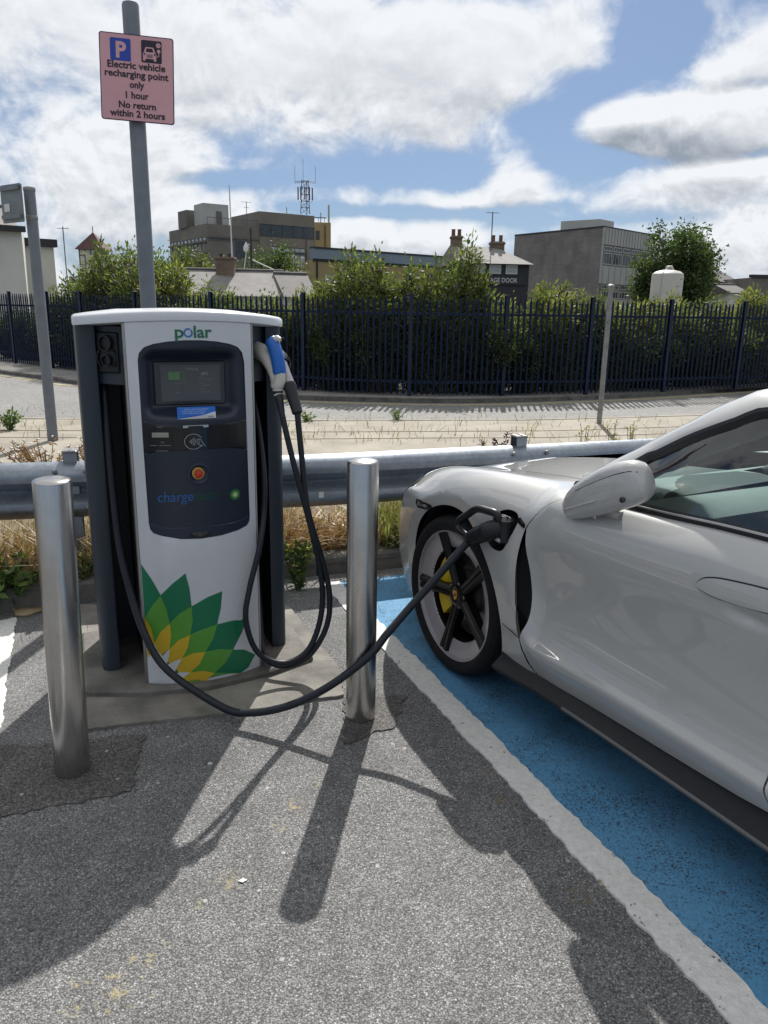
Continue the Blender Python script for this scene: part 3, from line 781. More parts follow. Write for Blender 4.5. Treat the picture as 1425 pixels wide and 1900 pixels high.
# lettering
V, F = text2d('charge', .056, .129, .0, .12); front_decal('lettering', V, F, 'text_blue', FA, .002, -.087, .783, R(.3), base=fz)
V, F = text2d('master', .056, .103, .0, .12); front_decal('lettering', V, F, 'text_green', FA, .002, .031, .785, R(.3), base=fz)
V, F = text2d('bp', .016, .013, .0, .1); front_decal('lettering', V, F, 'text_green', FA, .002, -.160, .808, base=fz)
def star(x0, z0, n, r0, r1, a0=0.0): return [(x0 + (r1 if i % 2 == 0 else r0) * math.cos(a0 + math.pi * i / n), z0 + (r1 if i % 2 == 0 else r0) * math.sin(a0 + math.pi * i / n)) for i in range(2 * n)]
poly_decal('sunburst', star(.141, .791, 18, .018, .0255), 'logo_green', FA, .002, None, base=fz)
poly_decal('sunburst', star(.141, .791, 18, .012, .021, .17), 'burst_green', FA, .0030, None, base=fz)
poly_decal('sunburst', star(.141, .791, 18, .006, .014), 'burst_pale', FA, .0040, None, base=fz)
poly_decal('rating_plate', [(-.045, .638), (.038, .638), (.037, .656), (-.044, .657)], 'reader_black', FA, .0032, base=fz)
for i in range(3):
    V, F = text2d(('INPUT 400V AC 50Hz', 'OUTPUT 500V DC 125A', 'IP54')[i], .0048, (.062, .045, .02)[i])
    front_decal('rating_text', V, F, 'dim_text', FA, .0042, -.003, .6505 - i * .0048, base=fz)
# name at the top: green letters with a blue o
V, F = text2d('p', .060, .031, .0012); front_decal('name_letter', V, F, 'logo_green', FP, .0016, -.0445, 1.3935)
V, F = text2d('lar', .060, .066, .0012); front_decal('name_letter', V, F, 'logo_green', FP, .0016, .0395, 1.3935)
VO, TO = fill([(-.0135 + x, 1.410 + z) for x, z in circ(0, 0, .0168, .0168, 28)], [[(-.0135 + x, 1.410 + z) for x, z in circ(0, 0, .0108, .0108, 28)]])
front_decal('name_letter', VO, TO, 'logo_blue', FP, .0016)
V, F = stroke([(-.0135, 1.410), (-.006, 1.4195), (.003, 1.431)], .0026); front_decal('name_letter', V, F, 'petal_white', FP, .0024)
# petal emblem, layered sheets of vinyl
PET = {
'D': [(-.2265, .535), (-.191, .471), (-.163, .408), (-.116, .456), (-.067, .495), (-.055, .431), (-.05, .356), (.013, .387), (.073, .403), (.065, .335), (.047, .265), (.104, .268), (.176, .262), (.149, .205), (.109, .14), (.158, .126), (.207, .087), (.174, .04), (.140, ZB + .001), (-.2265, ZB + .001)],
'G1': [(-.164, .406), (-.196, .363), (-.2265, .31), (-.2265, .12), (-.198, .192), (-.157, .246), (-.136, .288), (-.144, .346)],
'G2': [(-.05, .356), (-.1, .327), (-.136, .288), (-.165, .246), (-.191, .184), (-.139, .157), (-.099, .191), (-.061, .236), (-.049, .292)],
'G3': [(.047, .265), (-.009, .254), (-.061, .236), (-.106, .2), (-.143, .157), (-.102, .129), (-.046, .141), (-.005, .155), (.028, .206)],
'G4': [(.109, .14), (.053, .156), (-.005, .155), (-.062, .143), (-.11, .116), (-.073, .063), (-.017, .056), (.028, .055), (.076, .092)],
'G5': [(.138, ZB + .0012), (.074, .045), (.028, .055), (-.025, .062), (-.082, .055), (-.083, .03), (-.036, ZB + .0012)],
'Y0': [(-.2265, .312), (-.205, .267), (-.197, .206), (-.211, .165), (-.2265, .119)],
'Y1': [(-.136, .288), (-.172, .253), (-.197, .204), (-.207, .165), (-.178, .149), (-.142, .182), (-.133, .237)],
'Y2': [(-.061, .236), (-.107, .216), (-.142, .18), (-.17, .14), (-.141, .113), (-.097, .137), (-.072, .184)],
'Y3': [(-.005, .155), (-.053, .155), (-.097, .137), (-.134, .108), (-.112, .075), (-.069, .072), (-.032, .103)],
'Y4': [(.028, .055), (-.021, .073), (-.069, .072), (-.105, .061), (-.105, ZB + .0014), (-.010, ZB + .0014)],
'W': [(-.2265, .137), (-.211, .161), (-.197, .204), (-.188, .173), (-.171, .15), (-.142, .182), (-.146, .149), (-.157, .11), (-.133, .123), (-.097, .137), (-.114, .107), (-.132, .072), (-.103, .077), (-.069, .072), (-.094, .054), (-.117, .038), (-.139, ZB + .0016), (-.2265, ZB + .0016)]}
for k, P in PET.items():
    mat = {'D': 'petal_dark', 'G': 'petal_mid', 'Y': 'petal_yellow', 'W': 'petal_white'}[k[0]]
    poly_decal('petal', P, mat, FP, {'D': .001, 'G': .0018, 'Y': .0026, 'W': .0034}[k[0]], .03)
# rounded white top cap
cap_up = lambda x: .025 * (1 - (x / .40) ** 2)
cap_front = [(x, arc_y(x, CR) - .004) for x in np.linspace(-.36, .36, 25)]
cap_out = [(-.399, .30), (-.399, .185), (-.392, .150), (-.378, .128)] + cap_front + [(.378, .128), (.392, .150), (.399, .185), (.399, .30), (.399, .53), (.38, .555), (-.38, .555), (-.399, .53)]
def inset_loop(P, d):
    c = np.array([0, .25]); out = []
    for p in P:
        v = np.array(p) - c; L = np.linalg.norm(v); out.append(tuple(c + v * (1 - d / L)))
    return out
mb = MB(); mb.rings([[(x, y, z - .003 + cap_up(x) * (1 if z < 1.49 else .8)) for x, y in inset_loop(cap_out, d)] for z, d in ((1.4295, .004), (1.432, 0), (1.455, 0), (1.462, .005), (1.466, .014), (1.469, .06), (1.474, .20))], True)
mb.build('top_cap', 'panel_white', CH, auto=45)

# ------------------------------------------------------------------ charging cables
def ch_world(p):
    return Matrix.Translation((-.73, 2.914, 0)) @ Matrix.Rotation(CB, 4, 'Z') @ Vector(p)
# car frame: local x forward, y to the car's left, z up
CA = R(27.5)
cfd, cln = Vector((-math.sin(CA), math.cos(CA), 0)), Vector((-math.cos(CA), -math.sin(CA), 0))
CO = Vector((1.13, 3.458, 0))
CARM = Matrix(((cfd.x, cln.x, 0, CO.x), (cfd.y, cln.y, 0, CO.y), (0, 0, 1, 0), (0, 0, 0, 1)))
def car_world(xb, y, z): return CARM @ Vector((-xb, y, z))
dc = [ch_world((-.295, .30, 1.30)), ch_world((-.303, .22, 1.19)), ch_world((-.304, .16, .96)), ch_world((-.297, .1, .625)), ch_world((-.273, .04, .44)), ch_world((-.234, -.04, .273)), ch_world((-.164, -.13, .145)),
      Vector((-.60, 2.605, .062)), Vector((-.487, 2.57, .058)), Vector((-.34, 2.55, .100)), Vector((-.194, 2.553, .178)), Vector((-.05, 2.583, .285)), Vector((.018, 2.632, .355)), Vector((.102, 2.685, .440)), Vector((.192, 2.728, .533)), Vector((.270, 2.764, .618)), car_world(.222, 1.031, .668), car_world(.25, 1.024, .698)]
k0 = empty('charging_cable', (0, 0, 0)); tag(k0, 'thick black charging cable sagging from the charger to the socket of the grey car', 'charging cable')
mb = MB(); mb.tube(crom(dc, 10), .0148, 14); mb.build('lead', 'cable_black', k0, True)
PLM = CARM @ Matrix.Diagonal((-1, 1, 1, 1))          # plug built in (back, left, up) of the car
pl_ = MB(); pl_.M = PLM
pl_.tube(crom([(.352, .925, .752), (.345, .965, .750), (.322, .998, .738), (.285, 1.014, .716), (.248, 1.023, .697), (.222, 1.031, .680)], 4), [.040] * 6 + [.038] * 5 + [.034] * 4 + [.030] * 3 + [.026, .021, .018], 16)
pl_.build('plug_body', 'plastic_black', k0, auto=50)
pl_ = MB(); pl_.M = PLM
pl_.tube(crom([(.350, .982, .775), (.338, .990, .803), (.300, .999, .806), (.240, 1.008, .801), (.196, 1.018, .770), (.158, 1.028, .738), (.154, 1.030, .716), (.172, 1.032, .698), (.225, 1.028, .690)], 6), .0150, 12)
pl_.build('handle', 'plastic_black', k0, auto=60)
pl_ = MB(); pl_.M = PLM; pl_.bbox((.352, .968, .746), (.080, .050, .105), .014); pl_.build('plug_nose', 'plastic_black', k0, auto=30)
pl_ = MB(); pl_.M = PLM; pl_.bbox((.352, .9935, .712), (.045, .003, .014), .001); pl_.build('rating_label', 'line_grey', k0)

def cable_thing(label, pts, rad):
    k = empty('charging_cable', (0, 0, 0)); tag(k, label, 'charging cable')
    mb = MB(); mb.tube(crom([ch_world(p) for p in pts], 8), rad, 12); mb.build('lead', 'cable_black', k, True)
    return k
A_ = [(.332, .0, 1.185), (.335, -.05, 1.1), (.365, -.09, .924), (.433, -.1, .645), (.475, -.1, .42), (.464, -.11, .258), (.403, -.12, .13), (.299, -.12, .093), (.199, -.1, .149), (.158, -.085, .289), (.18, -.07, .419), (.231, -.04, .576), (.267, .02, .713), (.278, .05, .862), (.282, .15, 1.049), (.28, .25, 1.2)]
B_ = [(.392, -.055, 1.12), (.402, -.085, .922), (.42, -.1, .725), (.482, -.1, .501), (.506, -.11, .348), (.486, -.12, .222), (.415, -.12, .111), (.327, -.1, .065), (.261, -.04, .068), (.253, .05, .087), (.271, .15, .182), (.28, .25, .5)]
ka = cable_thing('black looped charging cable ending in the white and blue holstered plug', A_, .0118)
kb = cable_thing('black looped charging cable ending in the black holstered plug with a metal sleeve', B_, .0118)
def cw(mb): mb.M = Matrix.Translation((-.73, 2.914, 0)) @ Matrix.Rotation(CB, 4, 'Z'); return mb
mb = cw(MB()); mb.tube([(.285, .17, 1.352), (.289, .12, 1.345), (.297, .085, 1.338), (.308, .055, 1.318), (.318, .035, 1.285), (.324, .022, 1.255), (.328, .014, 1.222)], [.032, .034, .034, .030, .024, .021, .019], 16)
mb.build('plug_body', 'conn_white', ka, auto=60)
mb = cw(MB()); mb.tube(crom([(.312, .040, 1.392), (.322, .028, 1.375), (.332, .012, 1.330), (.338, .004, 1.285), (.338, .004, 1.262)], 4), [.021] + [.027] * 14 + [.025, .022], 14)
mb.build('grip', 'conn_blue', ka, auto=60)
mb = cw(MB()); mb.tube([(.318, .030, 1.395), (.336, .012, 1.398), (.345, .005, 1.394)], [.012, .014, .010], 10); mb.build('release_button', 'conn_white', ka, auto=60)
mb = cw(MB()); mb.tube([(.342, -.004, 1.270), (.337, -.004, 1.240), (.331, .0, 1.216)], [.019, .025, .022], 14); mb.build('thumb_guard', 'conn_white', ka, auto=60)
mb = cw(MB()); mb.tube([(.330, .004, 1.228), (.3305, .004, 1.213), (.3305, .003, 1.212), (.331, .002, 1.199)], [.027, .027, .022, .021], 18); mb.build('collar', 'conn_white', ka, auto=40)
mb = cw(MB()); mb.tube([(.331, .002, 1.199), (.3315, .0, 1.187), (.332, -.002, 1.186), (.333, -.012, 1.162), (.334, -.04, 1.118)], [.019, .019, .0165, .016, .0125], 14); mb.build('cable_boot', 'rubber', ka, auto=40)
mb = cw(MB()); mb.lathe([(.0182, -.006), (.0186, 0), (.0182, .006)], (.3315, .0, 1.186), 18); mb.build('band', 'conn_white', ka, auto=40)
mb = cw(MB()); mb.tube([(.345, .20, 1.335), (.352, .13, 1.325), (.358, .085, 1.312), (.362, .06, 1.298)], [.036, .040, .040, .030], 18); mb.build('plug_head', 'plastic_black', kb, auto=50)
mb = cw(MB()); rg = [(.360 + .041 * math.cos(a) * .9, .062 + .010 * math.sin(a), 1.300 + .034 * math.sin(a)) for a in np.linspace(0, 2 * math.pi, 22)]
mb.tube(rg, .0055, 8); mb.build('guard_ring', 'plastic_black', kb, True)
mb = cw(MB()); mb.tube([(.362, .06, 1.300), (.368, .03, 1.262), (.376, .0, 1.222)], [.023, .0225, .024], 18); mb.build('sleeve', 'conn_metal', kb, auto=50)
mb = cw(MB()); mb.tube([(.375, .002, 1.226), (.377, -.006, 1.212), (.378, -.010, 1.205), (.388, -.04, 1.150), (.393, -.055, 1.118), (.3935, -.057, 1.114)], [.026, .028, .024, .0225, .021, .016], 18); mb.build('cable_boot', 'rubber', kb, auto=40)
# ------------------------------------------------------------------ crash barrier
RAIL = crom([(-9.5, 1.75), (-5, 3.18), (-2.0, 3.93), (-.47, 4.31), (.28, 4.565), (.97, 4.80), (1.75, 5.08), (3.4, 5.72), (7.5, 7.3)], 6)
PROF = [(0, 0), (.028, .006), (.062, .030), (.080, .052), (.084, .075), (.080, .098), (.045, .122), (.012, .140), (.002, .155), (.012, .170), (.045, .188), (.080, .212), (.084, .235), (.080, .258), (.062, .280), (.028, .304), (0, .31)]
def offs(path, i, d):
    P = [np.array(p[:2]) for p in path]; t = P[min(i + 1, len(P) - 1)] - P[max(i - 1, 0)]; t /= np.linalg.norm(t); return P[i] + np.array([t[1], -t[0]]) * d, t
gb = empty('crash_barrier', (0, 0, 0)); tag(gb, 'long galvanised steel crash barrier behind the charger and the car', 'crash barrier')
mb = MB(); prof2 = PROF + [(d - .004, z) for d, z in PROF[::-1]]
rr = []
for i in range(len(RAIL)):
    rr.append([(*offs(RAIL, i, d - .07)[0], .383 + z) for d, z in prof2])
mb.rings(rr, True); mb.build('rail', 'galvanised', gb, auto=30)
def rail_at(x):
    xs = [p[0] for p in RAIL]; ys = [p[1] for p in RAIL]; y = float(np.interp(x, xs, ys)); t = np.array([.4, float(np.interp(x + .2, xs, ys) - np.interp(x - .2, xs, ys))]); t /= np.linalg.norm(t); return y, math.atan2(t[1], t[0])
for x in (-4.35, -1.68, .88, 3.4, 5.9):
    y, a = rail_at(x); p = empty('post', (x, y, 0), a); p.parent = gb
    mb = MB()
    for (cx0, cy0, w, d) in ((0, .05, .07, .006), (0, .13, .07, .006), (0, .09, .006, .08)): mb.box((cx0, cy0, .37), (w, d, .745))
    mb.build('post_section', 'galvanised', p)
    mb = MB(); mb.bbox((0, .09, .748), (.078, .098, .014), .004); mb.box((0, .09, .757), (.004, .09, .006)); mb.build('post_cap', 'pole_galv', p)
for x in (.80, 1.02, -1.75, -1.60):
    for z in (.655, .60, .455):
        y, a = rail_at(x); mb = MB(); mb.M = Matrix.Translation((x, y, z)) @ Matrix.Rotation(a, 4, 'Z')
        d = -.016 if z > .65 else (-.008 if z > .5 else -.016)
        mb.lathe([(.013, d + .01), (.013, d - .004), (.008, d - .008), (.001, d - .009)], (0, 0, 0), 10, 'Y'); mb.build('bolt', 'pole_galv', gb, True)
for (x, z, w, h, mat) in ((.38, .585, .10, .016, 'flower_yellow'), (-.37, .470, .030, .034, 'sticker_white'), (.335, .495, .04, .022, 'sticker_white')):
    y, a = rail_at(x); mb = MB(); mb.M = Matrix.Translation((x, y, z)) @ Matrix.Rotation(a, 4, 'Z')
    mb.prism([(-w / 2, -.020), (w / 2, -.020), (w / 2, -.0155), (-w / 2, -.0155)], -h / 2, h / 2); mb.build('reflective_sticker', mat, gb)
y, a = rail_at(-1.42)
mb = MB(); rr = []
for k in range(5):
    x = -1.50 + .09 * k; yy, aa = rail_at(x); t = np.array([math.sin(aa), -math.cos(aa)])
    rr.append([(x + t[0] * (d - .064), yy + t[1] * (d - .064), .383 + z) for d, z in prof2])
mb.rings(rr, True); mb.build('splice_plate', 'galvanised', gb, auto=30)

# ------------------------------------------------------------------ sign posts
sp = empty('parking_sign', (-1.40, 4.66, 0)); tag(sp, 'pink electric vehicle recharging sign on a tall grey pole behind the charger', 'sign')
mb = MB(); mb.lathe([(.0445, 0), (.0445, 3.06), (.040, 3.072), (.020, 3.08), (.001, 3.082)], seg=32); mb.build('pole', 'pole_grey', sp, auto=40)
sg = empty('plate', (.032, -.062, 2.692), R(9.0)); sg.parent = sp; sg.rotation_euler = (0, R(2.2), R(9.0))
def plate_decal(poly, mat, y, name, holes=()):
    V, T = fill(poly, holes); mb = MB(); mb.add([(x, y, z) for x, z in V], [tuple(t) for t in T]); return mb.build(name, mat, sg)
mb = MB(); o_ = rrect(0, 0, .384, .424, .014)
mb.rings([[(x, y, z) for x, z in o_] for y in (.0, .004)], True); mb.build('sheet', 'sign_edge', sg)
plate_decal(rrect(0, 0, .374, .414, .011), 'pink_sign', -.001, 'face')
plate_decal(rrect(-.083, .134, .106, .108, .008), 'sign_blue', -.002, 'symbol')
plate_decal(rrect(.077, .137, .106, .108, .008), 'sign_black', -.002, 'symbol')
def sign_text(t, size, x, z, mat='sign_black', bold=.0012, y=-.003, width=None):
    V, F = text2d(t, size, width, bold); mb = MB(); mb.add([(x + a, y, z + b_) for a, b_ in V], [tuple(f) for f in F]); return mb.build('lettering', mat, sg)
sign_text('P', .105, -.083, .097, 'pink_sign', .004)
for i, (t, z, w) in enumerate((('Electric vehicle', .046, .300), ('recharging point', .004, .330), ('only', -.046, .076), ('1 hour', -.098, .120), ('No return', -.147, .194), ('within 2 hours', -.190, .288))):
    sign_text(t, .047, -.002, z, width=w)
x0, z0 = .067, .128
car_sil = [(-.034, -.036), (-.034, -.012), (-.036, -.004), (-.030, .004), (-.022, .026), (-.018, .030), (.018, .030), (.022, .026), (.030, .004), (.036, -.004), (.034, -.012), (.034, -.036), (.022, -.036), (.022, -.026), (-.022, -.026), (-.022, -.036)]
ws = [(-.020, .006), (-.015, .024), (.015, .024), (.020, .006)]
plate_decal([(x0 + a, z0 + b_) for a, b_ in car_sil], 'pink_sign', -.003, 'symbol', [[(x0 + a, z0 + b_) for a, b_ in ws]])
for q in (-1, 1): plate_decal(circ(x0 + q * .027, z0 - .004, .005, n=12), 'sign_black', -.0036, 'symbol')
for k in range(3): plate_decal(rrect(x0, z0 - .007 - .0055 * k, .032, .0026, .001, 2), 'sign_black', -.0036, 'symbol')
plate_decal(circ(.113, .170, .012, n=20), 'pink_sign', -.003, 'symbol')
plate_decal(circ(.115, .142, .009, n=16), 'pink_sign', -.003, 'symbol')
for L in ([(.113, .178), (.113, .169), (.119, .166)],):
    V, F = stroke(L, .002); mb = MB(); mb.add([(a, -.0036, b_) for a, b_ in V], F); mb.build('symbol', 'sign_black', sg)
V, F = stroke([(.115, .136), (.115, .118), (.104, .114)], .004); mb = MB(); mb.add([(a, -.003, b_) for a, b_ in V], F); mb.build('symbol', 'pink_sign', sg)
for z in (.12, -.13):
    mb = MB(); mb.box((-.02, .013, z), (.30, .018, .03)); mb.build('bracket', 'pole_grey', sg)

tp = empty('street_sign', (-3.60, 8.243, .07)); tag(tp, 'grey metal sign seen from behind on a leaning grey post at the left', 'sign')
mb = MB(); mb.lathe([(.055, 0), (.055, 2.545), (.050, 2.56), (.02, 2.568), (.001, 2.57)], seg=28); mb.build('post', 'pole_grey', tp, auto=40)
pt = empty('plate', (-.115, -.075, 2.42), R(-36)); pt.parent = tp
mb = MB(); mb.rings([[(x, y, z) for x, z in rrect(-.07, -.02, .40, .36, .02)] for y in (0, .005)], True); mb.build('sheet', 'sign_back', pt)
for z in (.12, -.145):
    mb = MB(); mb.box((-.07, -.016, z), (.34, .026, .035)); mb.build('channel', 'pole_grey', pt)
mb = MB(); mb.box((-.16, -.004, -.055), (.10, .003, .075)); mb.build('sticker', 'sticker_white', pt)
for z in (2.54, 2.275):
    mb = MB(); mb.lathe([(.0565, -.018), (.058, -.016), (.058, .016), (.0565, .018)], (0, 0, z), 24); mb.build('clamp', 'pole_galv', tp, auto=40)
rp = empty('marker_post', (2.855, 10.256, .07)); tag(rp, 'short thin galvanised post on the near pavement behind the car mirror', 'post')
mb = MB(); mb.lathe([(.034, 0), (.033, 1.70), (.033, 1.72)], seg=20); mb.build('shaft', 'pole_galv', rp, auto=40)
mb = MB(); mb.lathe([(.036, 1.70), (.046, 1.715), (.046, 1.775), (.03, 1.79), (.001, 1.792)], seg=20); mb.build('cap', 'pole_galv', rp, auto=40)

# ------------------------------------------------------------------ palisade fence
FP_ = np.array(FENCE); fd_ = np.r_[0, np.cumsum(np.linalg.norm(np.diff(FP_, axis=0), axis=1))]
def fence_pt(q): return np.array([np.interp(q, fd_, FP_[:, 0]), np.interp(q, fd_, FP_[:, 1])])
def fence_s(k):   # distance along the fence where x / y equals k
    v = FP_[:, 0] - k * FP_[:, 1]; i = int(np.argmax(v > 0)); u = -v[i - 1] / (v[i] - v[i - 1]); return fd_[i - 1] + u * (fd_[i] - fd_[i - 1])
KPOST = [-.475, -.428, -.386, -.318, -.222, -.106, .030, .1500, .2575, .3565, .4490]
qs = [fence_s(k) for k in KPOST]
while qs[-1] + 1.85 < fd_[-1]: qs.append(qs[-1] + 1.85)
while qs[0] - 1.85 > 0: qs.insert(0, qs[0] - 1.85)
fe = empty('palisade_fence', (0, 0, 0)); tag(fe, 'long dark blue steel palisade fence curving along the far pavement', 'fence')
FZ = .06
for i, q in enumerate(qs):
    p = fence_pt(q); t = fence_pt(q + .05) - fence_pt(q - .05); a = math.atan2(t[1], t[0])
    mb = MB(); mb.M = Matrix.Translation((p[0], p[1], FZ)) @ Matrix.Rotation(a, 4, 'Z')
    mb.box((0, -.028, .85), (.065, .006, 1.70)); mb.box((0, .028, .85), (.065, .006, 1.70)); mb.box((0, 0, .85), (.008, .05, 1.69)); mb.bbox((0, 0, 1.70), (.07, .066, .016), .006)
    mb.build('post', 'navy', fe)
    if i == len(qs) - 1: break
    q1 = qs[i + 1]; n = max(6, round((q1 - q) / .1075)); mb = MB(); rl = MB()
    for k in range(1, n):
        u = q + (q1 - q) * k / n; p = fence_pt(u); t = fence_pt(u + .05) - fence_pt(u - .05); a = math.atan2(t[1], t[0])
        mb.M = Matrix.Translation((p[0], p[1], FZ)) @ Matrix.Rotation(a + random.gauss(0, .04), 4, 'Z') @ Matrix.Rotation(random.gauss(0, .006), 4, 'Y')
        z1 = 1.58 + random.uniform(-.008, .008); w = .0225
        prof = [(-w, .006), (-w * .55, -.010), (-w * .3, -.002), (w * .3, -.002), (w * .55, -.010), (w, .006)]
        lo = [(x, y - .018, .03) for x, y in prof]; hi = [(x, y - .018, z1) for x, y in prof]
        tip = [(x * .12, y - .014, z1 + .075 - abs(x) * .4) for x, y in prof]
        mb.rings([lo, hi, tip], False, closed=False)
        # flat back so that pales have thickness
        mb.add([(-w, -.010, .03), (w, -.010, .03), (w, -.010, z1), (-w, -.010, z1)], [(0, 1, 2, 3)])
    mb.build('pale_panel', 'navy', fe)
    for z in (.22, 1.36):
        rl = MB(); rr = []
        for k in range(7):
            u = q + (q1 - q) * k / 6; p = fence_pt(u); t = fence_pt(u + .05) - fence_pt(u - .05); t /= np.linalg.norm(t); nn = np.array([-t[1], t[0]])
            rr.append([(*(p + nn * -.004), FZ + z), (*(p + nn * -.004), FZ + z + .042), (*(p + nn * .03), FZ + z + .042), (*(p + nn * .03), FZ + z + .036), (*(p + nn * .002), FZ + z + .036), (*(p + nn * .002), FZ + z)])
        rl.rings(rr, True); rl.build('rail', 'navy', fe)

# ------------------------------------------------------------------ plants
def add_leaf(mb, p, d, up, L, w, mi=0, droop=.25):
    """one small leaf blade of four triangles, bent along its midrib"""
    d = d.normalized(); sdv = d.cross(up)
    if sdv.length < 1e-4: sdv = d.orthogonal()
    sdv.normalize(); nn = sdv.cross(d)
    m1 = p + d * (L * .45) + nn * (-.05 * L); tip = p + d * L - nn * (droop * L) * .6
    a, b_ = m1 + sdv * w / 2 + nn * (w * .18), m1 - sdv * w / 2 + nn * (w * .18)
    mb.add([p, a, tip, b_, m1], [(0, 1, 4), (1, 2, 4), (2, 3, 4), (3, 0, 4)], mi)
def rv(s=1.0): return Vector((random.gauss(0, s), random.gauss(0, s), random.gauss(0, s)))
def bush_mesh(seed, w, d, h, stems, per, L, mat, spikes=0, airy=.1):
    random.seed(seed); lf, st, fl = MB(), MB(), MB()
    for i in range(stems):
        a = random.uniform(0, 2 * math.pi); rr = math.sqrt(random.random())
        tip = Vector((math.cos(a) * rr * w, math.sin(a) * rr * d, h * (1 - .42 * rr * rr) * random.uniform(.72, 1.04)))
        b0 = Vector((tip.x * .35 + random.gauss(0, .08), tip.y * .35 + random.gauss(0, .08), 0))
        mid = (b0 + tip) / 2 + Vector((tip.x * .08, tip.y * .08, h * .16))
        path = crom([b0, b0.lerp(mid, .6), mid, tip], 4)
        st.tube(path, [.012 * (1 - k / len(path)) + .003 for k in range(len(path))], 5, caps=False)
        for k in range(per):
            u = (k + random.random()) / per; u = .06 + .94 * u ** .8
            q = u * (len(path) - 1); j = min(int(q), len(path) - 2); P0, P1 = Vector(path[j]), Vector(path[j + 1]); p = P0.lerp(P1, q - j); t = (P1 - P0).normalized()
            out = (rv() - t * 0).normalized(); dd = (out + t * .5 + Vector((0, 0, -.15))).normalized()
            off = out * abs(random.gauss(0, airy))
            add_leaf(lf, p + off, dd, rv().normalized(), L * random.uniform(.6, 1.25), L * random.uniform(.26, .40))
        if i < spikes:
            t = (Vector(path[-1]) - Vector(path[-3])).normalized() + Vector((0, 0, -.25 * random.random())); q0 = Vector(path[-1])
            sp_ = [q0 + t * (.05 * k) + Vector((0, 0, -.006 * k * k)) for k in range(5)]
            fl.tube(sp_, [.008, .020, .017, .011, .003], 6)
    return lf, st, fl
BPROTO = {}
def bush(kind, loc, sc, rz, label, group='bushes growing behind the blue fence'):
    if kind not in BPROTO:
        prm = {'wide': (11, .95, .75, 2.15, 110, 135, .105, 'leaf_bush', 26, .10), 'tall': (12, .62, .55, 2.42, 70, 120, .11, 'leaf_bush', 12, .09), 'loose': (13, .80, .6, 2.1, 60, 105, .12, 'leaf_light', 22, .10), 'dense': (14, 1.1, .7, 1.95, 130, 130, .10, 'leaf_bush', 10, .11), 'shaded': (15, 1.1, .7, 1.9, 120, 140, .10, 'leaf_bramble', 8, .12)}[kind]
        lf, st, fl = bush_mesh(*prm)
        o = empty('bush', (0, 0, 0)); lf.build('foliage', prm[7], o); st.build('stem', 'stem_brown', o)
        if fl.v: fl.build('blossom', 'flower_purple' if kind != 'loose' else 'seed_brown', o)
        BPROTO[kind] = o
    else:
        o = copy_tree(BPROTO[kind])
    o.location = loc; o.scale = sc; o.rotation_euler = (0, 0, rz)
    tag(o, label, 'bush', group)
    return o
def fence_y(x): return float(np.interp(x, FP_[:, 0], FP_[:, 1]))
BUSH = [  # kind, x, set-back, scale xy, scale z, label
    ('wide', -6.15, 1.35, 1.2, 1.30, 'broad straggly bush above the fence in front of the small red-roofed tower'),
    ('wide', -5.25, 1.2, 1.1, 1.22, 'twiggy bush behind the fence between the leaning post and the tall sign pole'),
    ('dense', -7.1, 1.4, 1.0, 1.12, 'low bush behind the fence beside the pale rendered houses'),
    ('loose', -4.7, 1.2, 1.25, 1.17, 'straggly bush behind the fence directly behind the tall sign pole'),
    ('dense', -3.5, 1.0, 1.0, .95, 'bush behind the fence just right of the tall sign pole, before the pale slate roof'),
    ('dense', -2.3, .95, 1.0, .85, 'low bush behind the fence below the brick chimney'),
    ('loose', -1.55, .9, .7, .90, 'thin bush with bare twigs before the dark tiled roof'),
    ('wide', -.45, 1.15, 1.1, 1.15, 'big rounded bush behind the middle of the fence, under the long low building'),
    ('loose', -1.05, 1.0, .8, .98, 'small leafy bush at the right end of the dark tiled roof'),
    ('wide', .65, 1.1, .95, 1.08, 'leafy bush behind the fence just left of the tall spray of twigs'),
    ('tall', 1.36, 1.15, .95, 1.10, 'tallest bush, its upright spray of twigs covering a pub chimney'),
    ('wide', 1.95, 1.0, .85, .80, 'bush behind the fence below the pub sign'),
    ('loose', 3.05, 1.0, .95, 1.0, 'light green bush behind the fence right of the pub sign'),
    ('wide', 3.85, 1.1, .9, .87, 'bush behind the fence below the dark brick building'),
    ('loose', 4.75, 1.2, 1.05, .84, 'low straggly bush behind the fence below the pale panelled building'),
    ('loose', 5.75, 1.3, 1.05, .92, 'low dry bush with brown tips at the foot of the white tank'),
    ('dense', 6.75, 1.2, 1.0, .90, 'low bush behind the fence below the dark round tree'),
    ('loose', 7.75, 1.1, 1.0, 1.0, 'yellowish bush at the right edge behind the fence')]
for i, (k, x, sb, sx, sz, lab) in enumerate(BUSH):
    bush(k, (x, fence_y(x) + sb, .06), (sx, sx, sz), i * 1.7, lab)
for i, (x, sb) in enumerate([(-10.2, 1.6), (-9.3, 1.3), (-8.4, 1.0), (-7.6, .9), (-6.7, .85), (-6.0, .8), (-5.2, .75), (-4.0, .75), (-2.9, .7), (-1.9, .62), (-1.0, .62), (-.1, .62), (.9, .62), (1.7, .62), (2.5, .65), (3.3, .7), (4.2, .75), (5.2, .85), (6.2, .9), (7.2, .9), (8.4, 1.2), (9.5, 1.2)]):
    bush('shaded', (x, fence_y(x) + sb, .06), (.78, .62, .80 if -2.6 < x < 2.2 else .70), i * 2.3 + .5, 'dark low bush close behind the blue pales, hidden up to the fence top', 'low bushes close behind the fence')
sheet('waste_ground', [(x, y + .15) for x, y in FENCE] + [(40, 40), (60, 140), (-80, 140), (-50, 40)], .05, 'waste_ground')

